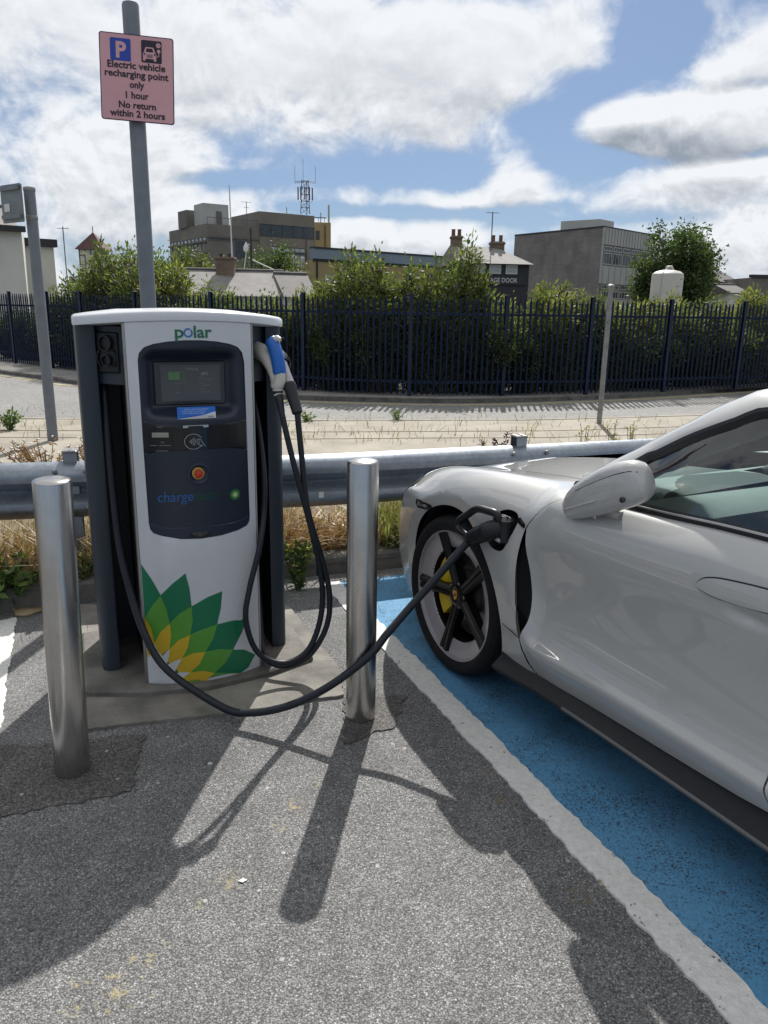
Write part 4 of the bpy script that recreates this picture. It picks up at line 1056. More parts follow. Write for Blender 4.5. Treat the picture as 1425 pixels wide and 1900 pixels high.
def tree(name, loc, h, cr, ch, n, L, mat, label, seed, group=None, trunk_r=.12):
    random.seed(seed); t = empty(name, loc); tag(t, label, 'tree', group)
    tr, lf = MB(), MB(); base = h - ch
    tips = []
    tr.tube([(0, 0, 0), (.05, .02, base * .6), (0, .05, base + ch * .35)], [trunk_r, trunk_r * .8, trunk_r * .5], 8)
    for i in range(64):
        a = random.uniform(0, 2 * math.pi); u = random.uniform(-1, 1); rr = random.uniform(.45, .95)
        p = Vector((math.cos(a) * math.sqrt(1 - u * u) * cr * rr, math.sin(a) * math.sqrt(1 - u * u) * cr * rr, base + ch * .5 + u * ch * .5 * rr))
        s0 = Vector((0, .03, base * random.uniform(.7, 1.0) + ch * .2 * random.random())); m_ = s0.lerp(p, .5) + Vector((0, 0, ch * .05))
        tr.tube([s0, m_, p], [trunk_r * .4, trunk_r * .22, .012], 5, caps=False); tips.append(p)
        for j in range(4): tips.append(p.lerp(s0, random.uniform(.1, .5)) + rv(cr * .16))
    for k in range(n):
        c = random.choice(tips); p = c + rv(cr * .13)
        add_leaf(lf, p, (rv() + Vector((0, 0, -.2))), rv(), L * random.uniform(.6, 1.3), L * random.uniform(.4, .6))
    tr.build('trunk', 'bark', t, True); lf.build('crown', mat, t)
    return t
def kp(kx, kz, Y): return Vector((kx * Y, Y, 1.52 + kz * Y))
tree('tree', (.3560 * 44, 44, 0), 6.5, 2.15, 5.9, 30000, .21, 'leaf_tree', 'dark round leafy tree standing behind the white tank', 21)
tree('tree', (-.243 * 62, 62, 0), 6.2, 2.3, 5.4, 7000, .26, 'leaf_bush', 'green tree in front of the left end of the concrete office block', 22)
tree('tree', (-.145 * 62, 62, 0), 6.5, 2.7, 5.6, 9000, .26, 'leaf_tree', 'round green tree in front of the middle of the concrete office block', 23)
tree('tree', (-.118 * 60, 61, 0), 5.2, 1.7, 4.6, 4200, .26, 'leaf_bush', 'small green tree at the foot of the right end of the office block', 24)

# ------------------------------------------------------------------ buildings
pm('conc_panel', (.20, .185, .165), (.155, .145, .13), .5, .9, bump=.2, bscale=6)
pm('conc_dark', (.16, .15, .14), (.13, .125, .115), .8, .9)
pm('pale_panel', (.40, .40, .38), (.34, .345, .33), .6, .8)
pm('plant_box', (.42, .42, .40), (.36, .37, .35), .6, .7)
pm('yellow_render', (.35, .275, .14), (.30, .235, .12), .6, .85)
pm('blue_fascia', (.20, .26, .32), (.17, .22, .28), .7, .6)
pm('render_white', (.66, .65, .61), (.56, .55, .51), .7, .9, bump=.1)
pm('render_cream', (.64, .62, .56), (.55, .53, .47), .7, .9, bump=.1)
pm('slate', (.26, .245, .23), (.19, .18, .175), 2.5, .8, bump=.2)
pm('slate_dark', (.12, .11, .11), (.085, .08, .08), 2.5, .8, bump=.2)
pm('tile_red', (.12, .055, .045), (.09, .045, .04), 3, .8)
pm('gutter', (.025, .025, .028), None, 3, .5)
pm('black_wall', (.018, .02, .03), (.022, .024, .034), 2, .6)
pm('white_frame', (.55, .55, .53), None, 3, .5)
pm('mast_steel', (.13, .14, .17), (.10, .11, .13), 3, .5, metal=.4)
pm('pot_orange', (.19, .085, .05), (.15, .07, .045), 5, .85)
pm('tank_white', (.58, .56, .50), (.48, .46, .41), 1.5, .5)
pm('tank_red', (.40, .02, .04), None, 3, .5)
pm('tank_navy', (.03, .03, .10), None, 3, .5)
def brick(name, c1, c2, mortar, bw=.225, bh=.075):
    m, b, p = newmat(name)
    t = b.n('ShaderNodeTexCoord').outputs['Object']
    x = b.n('ShaderNodeSeparateXYZ'); b.l(t, x.inputs[0])
    v = b.vec(b.m('ADD', x.outputs[0], x.outputs[1]), x.outputs[2], 0.0)
    br = b.n('ShaderNodeTexBrick'); b.l(v, br.inputs['Vector']); br.inputs['Scale'].default_value = 1.0
    br.inputs['Brick Width'].default_value = bw; br.inputs['Row Height'].default_value = bh; br.inputs['Mortar Size'].default_value = .008
    br.inputs['Color1'].default_value = (*c1, 1); br.inputs['Color2'].default_value = (*c2, 1); br.inputs['Mortar'].default_value = (*mortar, 1)
    col = b.mix(1.0, br.outputs['Color'], b.ramp(b.noise(t, .8, 5, .6), [(.3, .75), (.7, 1.2)]), 'MULTIPLY')
    b.l(col, p.inputs['Base Color']); p.inputs['Roughness'].default_value = .9; MATS[name] = m
brick('brick_dark', (.185, .17, .17), (.225, .20, .195), (.26, .25, .245), .45, .15)
brick('brick_brown', (.20, .13, .09), (.14, .09, .065), (.22, .20, .17), .225, .075)

class Face:
    """a wall plane: s runs along it, z up, out is the distance proud of it"""
    def __init__(s, p0, p1):
        s.p0 = np.array(p0[:2], float); d = np.array(p1[:2], float) - s.p0; s.L = float(np.linalg.norm(d)); s.d = d / s.L; s.n = np.array([s.d[1], -s.d[0]])
    def p(s, a, z, o=0.0): q = s.p0 + s.d * a + s.n * o; return (q[0], q[1], z)
    def block(s, mb, a0, a1, z0, z1, o0, o1):
        vs = [s.p(a, z, o) for z in (z0, z1) for a, o in ((a0, o0), (a1, o0), (a1, o1), (a0, o1))]
        return mb.add(vs, [(3, 2, 1, 0), (4, 5, 6, 7), (0, 1, 5, 4), (1, 2, 6, 5), (2, 3, 7, 6), (3, 0, 4, 7)])
def fwindow(par, F, a0, a1, z0, z1, frame='white_frame', pane='window_dark', bars=0, fw=.07, cross=False):
    f = MB()
    F.block(f, a0, a1, z0, z0 + fw, .01, .05); F.block(f, a0, a1, z1 - fw, z1, .01, .05); F.block(f, a0, a0 + fw, z0 + fw, z1 - fw, .01, .05); F.block(f, a1 - fw, a1, z0 + fw, z1 - fw, .01, .05)
    for k in range(bars):
        c = a0 + (a1 - a0) * (k + 1) / (bars + 1); F.block(f, c - fw * .4, c + fw * .4, z0 + fw, z1 - fw, .012, .048)
    if cross: c = (z0 + z1) / 2; F.block(f, a0 + fw, a1 - fw, c - fw * .4, c + fw * .4, .012, .046)
    w = f.build('window', frame, par); q = MB(); F.block(q, a0 + fw * .5, a1 - fw * .5, z0 + fw * .5, z1 - fw * .5, .005, .022); q.build('pane', pane, w)
    return w
# --- concrete office block
ob = empty('office_block', (0, 0, 0)); tag(ob, 'grey concrete office block with dark ribbon windows and masts on its roof', 'office block')
C0 = np.array([-21.2, 95.0]); ef = np.array([.83, .558]); elv = np.array([-.558, .83])
FR = Face(C0, C0 + ef * 14.2); LF = Face(C0 + elv * 13.2, C0)
mb = MB(); q = [C0, C0 + ef * 6.63, C0 + ef * 6.63 + elv * 13.2, C0 + elv * 13.2]; mb.prism([tuple(p) for p in q], 0, 10.7); mb.build('lower_block', 'conc_panel', ob)
mb = MB(); q = [C0 + ef * 6.64, C0 + ef * 14.2, C0 + ef * 14.2 + elv * 8.5, C0 + ef * 6.64 + elv * 8.5]; mb.prism([tuple(p - elv * .12) for p in q], 0, 12.55); mb.build('upper_block', 'conc_panel', ob)
for F, a0, a1, z0, z1, nm in ((FR, .0, 6.6, 9.22, 9.42, 'ledge'),):
    mb = MB(); F.block(mb, a0, a1, z0, z1, .01, .12); mb.build(nm, 'conc_dark', ob)
for a0, a1, z0, z1, pane, br in ((3.4, 4.75, 7.0, 9.1, 'window_dark', 0), (.2, 3.2, 8.9, 9.2, 'window_dark', 3)):
    fwindow(ob, FR, a0, a1, z0, z1, 'conc_dark', pane, br)
class FU(Face): pass
FU_ = Face(C0 + ef * 6.64 - elv * .12, C0 + ef * 14.2 - elv * .12)
fwindow(ob, FU_, .05, 7.5, 9.75, 11.15, 'gutter', 'window_dark', 4, .05)
fwindow(ob, FU_, 1.6, 6.2, 6.3, 8.6, 'gutter', 'window_pale', 5, .07)
mb = MB(); FU_.block(mb, 1.5, 6.3, 7.75, 8.1, .05, .10); mb.build('blind_box', 'window_dark', ob)
mb = MB(); FU_.block(mb, 6.35, 7.56, 0, 9.7, .01, .22); mb.build('pier', 'conc_panel', ob)
for k in range(10):
    fwindow(ob, LF, .5 + 1.27 * k, 1.45 + 1.27 * k, 8.85, 9.25, 'gutter', 'window_pale', 0, .05)
    fwindow(ob, LF, .5 + 1.27 * k, .95 + 1.27 * k, 7.75, 8.65, 'gutter', 'window_pale', 0, .05)
mb = MB(); LF.block(mb, 0, 13.2, 8.66, 8.84, .0, .25); LF.block(mb, 0, 13.2, 7.4, 7.65, .0, .25); mb.build('sill_band', 'conc_dark', ob)
for (a, b0, w, d, h, mat) in ((.5, 2.2, 3.2, 3.0, 2.5, 'plant_box'), (-.2, 6.0, 2.4, 3.0, 2.0, 'conc_dark')):
    p = C0 + ef * a + elv * b0; q = [p, p + ef * w, p + ef * w + elv * d, p + elv * d]
    mb = MB(); mb.prism([tuple(v) for v in q], 10.69, 10.7 + h); mb.build('roof_plant', mat, ob)
Fp = Face(C0 + ef * .5 + elv * 2.2, C0 + ef * 3.7 + elv * 2.2)
mb = MB(); Fp.block(mb, 1.6, 2.3, 10.9, 12.4, .0, .05); mb.build('louvre', 'conc_dark', ob)
mb = MB()
for k in range(8): p = FR.p(.2 + .9 * k, 10.7, -.2); mb.box((p[0], p[1], 11.1), (.05, .05, .8))
FR.block(mb, .2, 6.5, 11.42, 11.48, -.23, -.17); mb.build('roof_railing', 'mast_steel', ob)
def aerial(name, label, base, h, r, bars, parts_mat='mast_steel', cat='aerial'):
    t = empty(name, base); tag(t, label, cat)
    mb = MB(); mb.tube([(0, 0, 0), (0, 0, h)], r, 6); mb.build('mast', parts_mat, t)
    for (z, L, ang, n_, el_) in bars:
        mb = MB(); d = Vector((math.cos(ang), math.sin(ang), 0)); e = Vector((-d.y, d.x, 0)); c = Vector((0, 0, z))
        mb.tube([c - d * L / 2, c + d * L / 2], r * .6, 5)
        for k in range(n_): q = c - d * L / 2 + d * L * (k + .5) / n_; mb.tube([q - e * el_ / 2, q + e * el_ / 2], r * .45, 4)
        mb.build('antenna', parts_mat, t)
    return t
# lattice mast on the office roof
lm = empty('lattice_mast', (-.1018 * 101, 101, 12.54)); tag(lm, 'steel lattice radio mast with tall whip aerials on the office roof', 'radio mast')
mb = MB(); w = .55
lg = [(-w, -.4, 0), (w, -.4, 0), (w * .2, .6, 0)]
for x, y, z in lg: mb.tube([(x, y, 0), (x * .7, y * .7, 3.9)], .05, 5)
for k in range(5):
    z0, z1 = .75 * k, .75 * (k + 1); f0, f1 = 1 - .3 * z0 / 3.9, 1 - .3 * z1 / 3.9
    for i in range(3):
        a, b_ = lg[i], lg[(i + 1) % 3]; mb.tube([(a[0] * f0, a[1] * f0, z0), (b_[0] * f1, b_[1] * f1, z1)], .028, 4); mb.tube([(a[0] * f1, a[1] * f1, z1), (b_[0] * f1, b_[1] * f1, z1)], .028, 4)
mb.build('tower', 'mast_steel', lm)
for x, y in ((-.85, -.3), (-.5, -.5), (0, -.6), (.55, -.4), (.85, .1)):
    mb = MB(); mb.bbox((x, y, 2.35), (.16, .12, 1.5), .03); mb.tube([(x, y, 1.4), (x * .8, y * .8, 1.4)], .03, 4); mb.build('panel_antenna', 'mast_steel', lm)
mb = MB(); mb.tube([(-1.25, 0, 3.70), (0, 0, 3.85), (1.25, 0, 3.70)], .04, 5); mb.tube([(-1.25, 0, 3.55), (0, 0, 3.68), (1.25, 0, 3.55)], .03, 5); mb.build('cross_arm', 'mast_steel', lm)
for x, h in ((-1.25, 1.9), (-.25, 2.6), (1.25, 1.8)):
    mb = MB(); mb.tube([(x, 0, 3.6), (x, 0, 3.7 + h)], .022, 5); mb.build('whip_aerial', 'mast_steel', lm)
aerial('roof_aerial', 'thin aerial mast with cross bars on the office roof beside the upper block', tuple(FR.p(5.6, 10.69, -1.2)), 3.0, .04, ((2.9, 1.3, .4, 3, .5), (2.3, .9, 1.2, 2, .4)))
aerial('roof_aerial', 'small group of stub aerials on the roof of the upper office block', tuple(FU_.p(4.2, 12.54, -1.0)), .9, .04, ((.35, 1.5, .5, 4, .05), (.85, .3, .5, 1, .2)))
aerial('roof_aerial', 'thin aerial at the left end of the office roof', tuple(LF.p(7.0, 10.69, -1.0)), 2.2, .03, ((1.6, .6, .4, 3, .4),))
# --- yellow stair tower
yt = empty('stair_tower', (0, 0, 0)); tag(yt, 'yellow rendered tower with two small windows behind the office block', 'tower')
p0 = np.array([-.0960 * 112, 112.0]); p1 = np.array([-.0712 * 112, 112.4])
FY = Face(p0, p1); mb = MB(); mb.prism([tuple(p0), tuple(p1), tuple(p1 + [-.3, 4]), tuple(p0 + [-.3, 4])], 0, 12.75); mb.build('wall', 'yellow_render', yt)
for z in (8.25, 10.5): fwindow(yt, FY, .75, 1.25, z, z + 1.15, 'gutter', 'window_dark', 0, .06)
mb = MB(); FY.block(mb, 1.95, 2.05, 4, 12.4, .01, .10); mb.build('drainpipe', 'gutter', yt)
mb = MB(); FY.block(mb, -.2, 2.2, 13.3, 13.42, -.1, 0); [FY.block(mb, a, a + .06, 12.74, 13.3, -.1, -.04) for a in (.2, 1.1, 1.9)]; mb.build('roof_rail', 'mast_steel', yt)
for a, h, r in ((2.55, 2.3, .13), (1.45, 1.3, .07)):
    p = FY.p(a, 12.74, -.3); mb = MB(); mb.tube([p, (p[0], p[1], 12.74 + h)], r, 8); mb.build('panel_antenna', 'plant_box', yt)
# --- long low building
lbd = empty('low_building', (0, 0, 0)); tag(lbd, 'long low yellow brick building with a blue grey roof fascia', 'building')
p0, p1 = np.array([-.0935 * 88, 88.0]), np.array([.11 * 104, 104.0]); FL = Face(p0, p1)
mb = MB(); mb.prism([tuple(p0), tuple(p1), tuple(p1 + [-2, 8]), tuple(p0 + [-2, 8])], 0, 6.6); mb.build('wall', 'yellow_render', lbd)
mb = MB(); FL.block(mb, 0, FL.L, 6.61, 7.65, -.5, .25); mb.build('fascia', 'blue_fascia', lbd)
mb = MB(); FL.block(mb, 0, FL.L, 7.655, 7.85, -.6, .32); FL.block(mb, 0, FL.L, 6.35, 6.6, .01, .1); mb.build('coping', 'gutter', lbd)
fwindow(lbd, FL, 1.6, 3.0, 2.6, 5.0, 'white_frame', 'window_pale', 1)
mb = MB(); FL.block(mb, .45, .6, 0, 6.4, .01, .14); mb.build('drainpipe', 'gutter', lbd)
# --- brick building with pale panelled face
bb = empty('panelled_building', (0, 0, 0)); tag(bb, 'large flat roofed building with dark brick flank and pale panelled front', 'building')
Cc, Ll, Rr_ = np.array([18.35, 70.0]), np.array([12.27, 79.2]), np.array([25.2, 77.2])
mb = MB(); mb.prism([tuple(Cc), tuple(Rr_), tuple(Rr_ + Ll - Cc), tuple(Ll)], 0, 8.5); mb.build('wall', 'brick_dark', bb)
FB = Face(Cc, Rr_); FL2 = Face(Ll, Cc)
mb = MB(); FB.block(mb, .0, FB.L, 7.15, 8.54, .01, .09); FB.block(mb, 0, FB.L, 3.9, 5.4, .01, .09); FB.block(mb, 0, FB.L, 0, 2.6, .01, .09); FB.block(mb, 0, .22, 5.41, 7.14, .01, .09); mb.build('panel_cladding', 'pale_panel', bb)
mb = MB(); [FB.block(mb, a, a + .035, 7.16, 8.53, .092, .11) for a in np.arange(.4, FB.L, .55)]; [FB.block(mb, a, a + .035, 3.92, 5.38, .092, .11) for a in np.arange(.4, FB.L, 1.1)]; mb.build('cladding_rib', 'conc_dark', bb)
for a in np.arange(.45, FB.L - 1.5, 1.72):
    fwindow(bb, FB, a, a + 1.5, 5.5, 6.5, 'pale_panel', 'window_dark', 2, .08); fwindow(bb, FB, a, a + 1.5, 6.62, 7.05, 'pale_panel', 'window_dark', 2, .09); fwindow(bb, FB, a, a + 1.5, 3.45, 3.82, 'pale_panel', 'window_dark', 2, .07); fwindow(bb, FB, a, a + 1.5, 2.65, 3.3, 'pale_panel', 'window_dark', 2, .07)
mb = MB(); FL2.block(mb, 0, FL2.L, 8.51, 8.62, -.2, .06); FB.block(mb, -.05, FB.L, 8.55, 8.63, -.2, .12); mb.build('coping', 'gutter', bb)
p = Cc * .52 + Ll * .30 + Rr_ * .18
mb = MB(); mb.prism([tuple(p + [-1.8, 1.8]), tuple(p + [1.2, -.6]), tuple(p + [3.0, 1.4]), tuple(p + [0, 3.8])], 8.49, 9.55); mb.build('roof_house', 'plant_box', bb)
# --- pub
pb = empty('public_house', (0, 0, 0)); tag(pb, 'black painted pub with a slate roof and white lettering along its front', 'pub')
p0, p1 = np.array([.088 * 52, 52.0]), np.array([.1770 * 52, 52.6]); FPb = Face(p0, p1)
mb = MB(); mb.prism([tuple(p0), tuple(p1), tuple(p1 + [-.5, 7]), tuple(p0 + [-.5, 7])], 0, 4.42); mb.build('wall', 'black_wall', pb)
e0, e1 = FPb.p(-.2, 4.40, .35), FPb.p(FPb.L + .2, 4.40, .35); b0, b1 = FPb.p(-.2, 4.40, -7.2), FPb.p(FPb.L + .2, 4.4, -7.2)
r0, r1 = FPb.p(-.2, 5.62, -2.2), FPb.p(3.0, 5.58, -2.2)
mb = MB(); mb.add([e0, e1, r1, r0, b0, b1], [(0, 1, 2, 3), (1, 5, 2), (5, 4, 3, 2), (4, 0, 3), (0, 4, 5, 1)]); mb.build('roof', 'slate', pb)
for a in (.95, 2.0, 3.1): fwindow(pb, FPb, a, a + .78, 3.78, 4.36, 'white_frame', 'window_pale', 0, .07, True)
mb = MB(); FPb.block(mb, .5, 4.5, 3.12, 3.68, .02, .10); mb.build('sign_board', 'black_wall', pb)
V, F_ = text2d('THE STAGE DOOR', .40, 2.95, .006); mb = MB(); mb.add([FPb.p(2.42 + a, 3.26 + b_, .104) for a, b_ in V], [tuple(f) for f in F_]); mb.build('lettering', 'white_frame', pb)
for a, z1, w in ((3.05, 5.95, .95), (.25, 6.25, .75)):
    c = FPb.p(a, 0, -2.3); mb = MB(); mb.bbox((c[0], c[1], (4.6 + z1) / 2), (w, .6, z1 - 4.6), .03); mb.bbox((c[0], c[1], z1 - .12), (w + .12, .72, .14), .03); ck = mb.build('chimney', 'brick_brown', pb)
    for k in (-.28, .25):
        mb = MB(); mb.lathe([(.13, 0), (.12, .40), (.14, .42), (.14, .46), (.10, .46)], (c[0] + k * w, c[1], z1 - .05), 10); mb.build('chimney_pot', 'pot_orange', ck)
aerial('television_aerial', 'tall television aerial on a thin pole above the pub roof', (.1265 * 54, 54, 5.0), 2.75, .035, ((2.7, .9, .25, 6, .35),))
# --- slate roofed cottage
ct_ = empty('cottage', (0, 0, 0)); tag(ct_, 'low cottage with pale slate roof and a brown brick chimney behind the fence', 'cottage')
p0, p1 = np.array([-.270 * 41, 41.0]), np.array([-.1335 * 41, 42.0]); FC = Face(p0, p1)
mb = MB(); mb.prism([tuple(p0), tuple(p1), tuple(p1 + [-1, 6]), tuple(p0 + [-1, 6])], 0, 2.1); mb.build('wall', 'render_cream', ct_)
def gable(F, z0, z1, dep, mat, par, name='roof', ext=.15):
    a0, a1 = -ext, F.L + ext
    vs = [F.p(a0, z0, .3), F.p(a1, z0, .3), F.p(a1, z1, -dep / 2), F.p(a0, z1, -dep / 2), F.p(a0, z0, -dep - .3), F.p(a1, z0, -dep - .3)]
    mb = MB(); mb.add(vs, [(0, 1, 2, 3), (3, 2, 5, 4), (0, 3, 4), (1, 5, 2), (0, 4, 5, 1)]); r = mb.build(name, mat, par)
    q = MB(); q.tube([F.p(a0, z1 + .02, -dep / 2), F.p(a1, z1 + .02, -dep / 2)], .09, 6); q.build('ridge', 'slate_dark', r); return r
gable(FC, 2.0, 3.38, 5.0, 'slate', ct_)
c = FC.p(2.72, 0, -2.2); mb = MB(); mb.bbox((c[0], c[1], 3.3), (.95, .7, 1.45), .03); mb.bbox((c[0], c[1], 3.97), (1.08, .82, .13), .03); ck = mb.build('chimney', 'brick_brown', ct_)
for k in (-.25, .2):
    mb = MB(); mb.lathe([(.11, 0), (.10, .16), (.12, .18), (.08, .18)], (c[0] + k, c[1], 4.02), 8); mb.build('chimney_pot', 'gutter', ck)
c2 = empty('cottage', (0, 0, 0)); tag(c2, 'low cottage with dark tiled roof joined to the right of the pale slate roof', 'cottage')
p0, p1 = np.array([-.1325 * 41.2, 41.6]), np.array([-.0885 * 41.8, 42.2]); FC2 = Face(p0, p1)
mb = MB(); mb.prism([tuple(p0), tuple(p1), tuple(p1 + [-1, 6]), tuple(p0 + [-1, 6])], 0, 2.1); mb.build('wall', 'render_cream', c2)
gable(FC2, 2.0, 3.26, 5.0, 'slate_dark', c2, ext=.0)
# --- rendered houses at the left
h1 = empty('house', (0, 0, 0)); tag(h1, 'nearer pale rendered house with a slate roof at the left edge', 'house')
p0, p1 = np.array([-.60 * 36, 32.0]), np.array([-.4515 * 36, 36.0]); FH = Face(p0, p1)
mb = MB(); mb.prism([tuple(p0), tuple(p1), tuple(p1 + [-2.5, 6]), tuple(p0 + [-2.5, 6])], 0, 4.62); mb.build('wall', 'render_white', h1)
gable(FH, 4.66, 5.7, 4.0, 'slate', h1, ext=-.15)
mb = MB(); FH.block(mb, -.1, FH.L + .12, 4.50, 4.74, .02, .34); mb.build('gutter', 'gutter', h1)
h2 = empty('house', (0, 0, 0)); tag(h2, 'pale flat roofed rendered house with a dark parapet and metal flue, behind the nearer one', 'house')
p0, p1 = np.array([-.475 * 39, 38.4]), np.array([-.4135 * 40, 40.0]); FH2 = Face(p0, p1)
mb = MB(); mb.prism([tuple(p0), tuple(p1), tuple(p1 + [-3, 6]), tuple(p0 + [-3, 6])], 0, 4.15); mb.build('wall', 'render_cream', h2)
mb = MB(); FH2.block(mb, -.1, FH2.L + .15, 4.16, 4.52, -.3, .18); mb.build('parapet', 'gutter', h2)
fwindow(h2, FH2, .65, 1.15, 2.75, 3.9, 'white_frame', 'window_dark', 0, .1)
mb = MB(); FH2.block(mb, .75, 1.25, 1.5, 1.55, .01, .5); FH2.block(mb, .78, 1.2, .9, 1.49, .01, .04); mb.build('porch', 'white_frame', h2)
c = FH2.p(1.75, 4.5, -.6); mb = MB(); mb.lathe([(.08, 0), (.08, .45), (.16, .5), (.16, .56), (.02, .62)], c, 10); mb.build('flue', 'gutter', h2)
aerial('television_aerial', 'slim television aerial on a pole to the right of the flat roofed house', (-.400 * 44, 44, 1.5), 4.0, .03, ((3.9, .6, .2, 4, .3),))
# --- small tower with pyramid roof
wt = empty('bell_tower', (0, 0, 0)); tag(wt, 'small white panelled tower with a red pyramid roof beyond the bush', 'tower')
c = np.array([-.3635 * 82, 82.0]); mb = MB(); mb.prism([tuple(c + v) for v in ([-1.15, -1.1], [1.15, -1.1], [1.15, 1.1], [-1.15, 1.1])], 0, 6.7); mb.build('wall', 'render_white', wt)
mb = MB(); zt = 6.72; mb.add([(*(c + [-1.45, -1.4]), zt), (*(c + [1.45, -1.4]), zt), (*(c + [1.45, 1.4]), zt), (*(c + [-1.45, 1.4]), zt), (*c, 8.45)], [(0, 1, 4), (1, 2, 4), (2, 3, 4), (3, 0, 4), (3, 2, 1, 0)]); mb.build('roof', 'tile_red', wt)
FT = Face(c + [-1.15, -1.1], c + [1.15, -1.1]); mb = MB()
for a in (0, .55, 1.15, 1.75, 2.22): FT.block(mb, a, a + .08, 3, 6.7, .01, .06)
for z in (5.2, 6.1): FT.block(mb, .081, .549, z, z + .08, .01, .05); FT.block(mb, 1.831, 2.219, z, z + .08, .01, .05)
mb.build('timber_frame', 'tile_red', wt)
mb = MB(); q = FT.p(1.5, 5.6, 0); mb.lathe([(.46, -.06), (.46, -.11), (.36, -.11), (.36, -.06)], (q[0], q[1], q[2]), 20, 'Y', 0, False); mb.build('clock_ring', 'gutter', wt)
mb = MB(); mb.tube([(*c, 8.4), (*c, 9.0)], .04, 5); mb.build('finial', 'gutter', wt)
# --- white tank
tk = empty('storage_tank', (.3475 * 36, 36, 0)); tag(tk, 'tall cream storage tank with red slash marks behind the fence', 'tank')
mb = MB(); mb.lathe([(.68, 0), (.68, 3.12), (.66, 3.20), (.52, 3.30), (.25, 3.36), (.001, 3.38)], seg=36); mb.build('shell', 'tank_white', tk, auto=35)
mb = MB(); mb.tube([(-.1, 0, 3.36), (-.05, 0, 3.48), (.12, 0, 3.50), (.2, 0, 3.36)], .07, 8); mb.build('outlet', 'tank_white', tk, True)
mb = MB(); mb.tube([(-.45, -.52, 0), (-.45, -.54, 3.2), (-.2, -.3, 3.38)], .015, 5); mb.build('vent_pipe', 'white_frame', tk)
for k, mat in ((0, 'tank_red'), (1, 'tank_red'), (2, 'tank_navy')):
    mb = MB(); pts = []
    for (a, z) in ((.02, 2.62), (.08, 2.62), (.27, 2.98), (.21, 2.98)):
        x = .18 + a + .10 * k if k < 2 else .47 + a * .4
        zz = z if k < 2 else 2.62 + (z - 2.62) * .12
        pts.append((x, -math.sqrt(max(.684 ** 2 - x * x, .01)), zz))
    mb.add(pts, [(0, 1, 2, 3)]); mb.build('marking', mat, tk)
# --- houses at the far right
r1_ = empty('house', (0, 0, 0)); tag(r1_, 'distant white gabled house with two chimney pots right of the tree', 'house')
p0, p1 = np.array([.405 * 75, 74.0]), np.array([.4415 * 82, 82.0]); FR1 = Face(p0, p1)
mb = MB(); mb.prism([tuple(p0), tuple(p1), tuple(p1 + [4, -.5]), tuple(p0 + [4, -.5])][::1], 0, 4.2); mb.build('wall', 'render_white', r1_)
mb = MB(); mb.prism([tuple(p0), tuple(p1), tuple(p1 + [-1, 7]), tuple(p0 + [-1, 7])], 0, 4.3); mb.build('wing', 'render_white', r1_)
gable(FR1, 4.35, 5.9, 5.0, 'slate_dark', r1_)
for a in (1.0, 2.6): fwindow(r1_, FR1, a, a + .7, 2.6, 3.9, 'white_frame', 'window_dark', 0, .08)
c = FR1.p(.2, 0, -1.2); mb = MB(); mb.bbox((c[0], c[1], 6.1), (.8, .7, 1.3), .03); ck = mb.build('chimney', 'brick_brown', r1_)
for k in (-.25, .25):
    mb = MB(); mb.lathe([(.12, 0), (.11, .55), (.13, .57), (.08, .57)], (c[0] + k, c[1], 6.7), 8); mb.build('chimney_pot', 'pot_orange', ck)
r2_ = empty('house', (0, 0, 0)); tag(r2_, 'distant grey flat topped house at the right edge behind the bushes', 'house')
p0, p1 = np.array([.452 * 70, 70.0]), np.array([.56 * 70, 71.0]); FR2 = Face(p0, p1)
mb = MB(); mb.prism([tuple(p0), tuple(p1), tuple(p1 + [0, 7]), tuple(p0 + [0, 7])], 0, 4.6); mb.build('wall', 'conc_panel', r2_)
mb = MB(); FR2.block(mb, -.1, FR2.L, 4.61, 4.85, -.3, .15); mb.build('coping', 'gutter', r2_)
r3_ = empty('house', (0, 0, 0)); tag(r3_, 'distant white house with dark low roof between the gabled house and the grey one', 'house')
p0, p1 = np.array([.428 * 66, 66.0]), np.array([.452 * 66, 66.4]); FR3 = Face(p0, p1)
mb = MB(); mb.prism([tuple(p0), tuple(p1), tuple(p1 + [0, 5]), tuple(p0 + [0, 5])], 0, 3.2); mb.build('wall', 'render_white', r3_)
gable(FR3, 3.2, 3.9, 4.0, 'slate_dark', r3_, ext=.2)
# --- street lamp / camera post and flagpole among the trees
fp = empty('flagpole', (-.1925 * 46, 46, 0)); tag(fp, 'very thin tall white pole rising past the office block', 'pole')
mb = MB(); mb.tube([(0, 0, 0), (-.06, 0, 8.0)], [.06, .03], 8); mb.build('shaft', 'sticker_white', fp)
lp = empty('lamp_post', (-.1695 * 50, 50, 0)); tag(lp, 'dark post with a white lamp head and slanting stays before the office block', 'lamp post')
mb = MB(); mb.tube([(0, 0, 0), (0, 0, 6.1)], .07, 8); mb.build('post', 'gutter', lp)
mb = MB(); mb.lathe([(.04, -.2), (.16, -.1), (.18, .1), (.08, .3), (.02, .42)], (-.30, 0, 4.9), 12); mb.tube([(-.3, 0, 5.1), (0, 0, 5.2)], .03, 5); mb.build('lamp_head', 'sticker_white', lp)
mb = MB(); mb.tube([(-.3, 0, 4.7), (-.55, 0, 3.2)], .03, 5); mb.build('stay', 'sticker_white', lp)
mb = MB(); mb.tube([(0, 0, 4.3), (2.6, 0, 3.2)], .03, 5); mb.build('stay', 'sticker_white', lp)

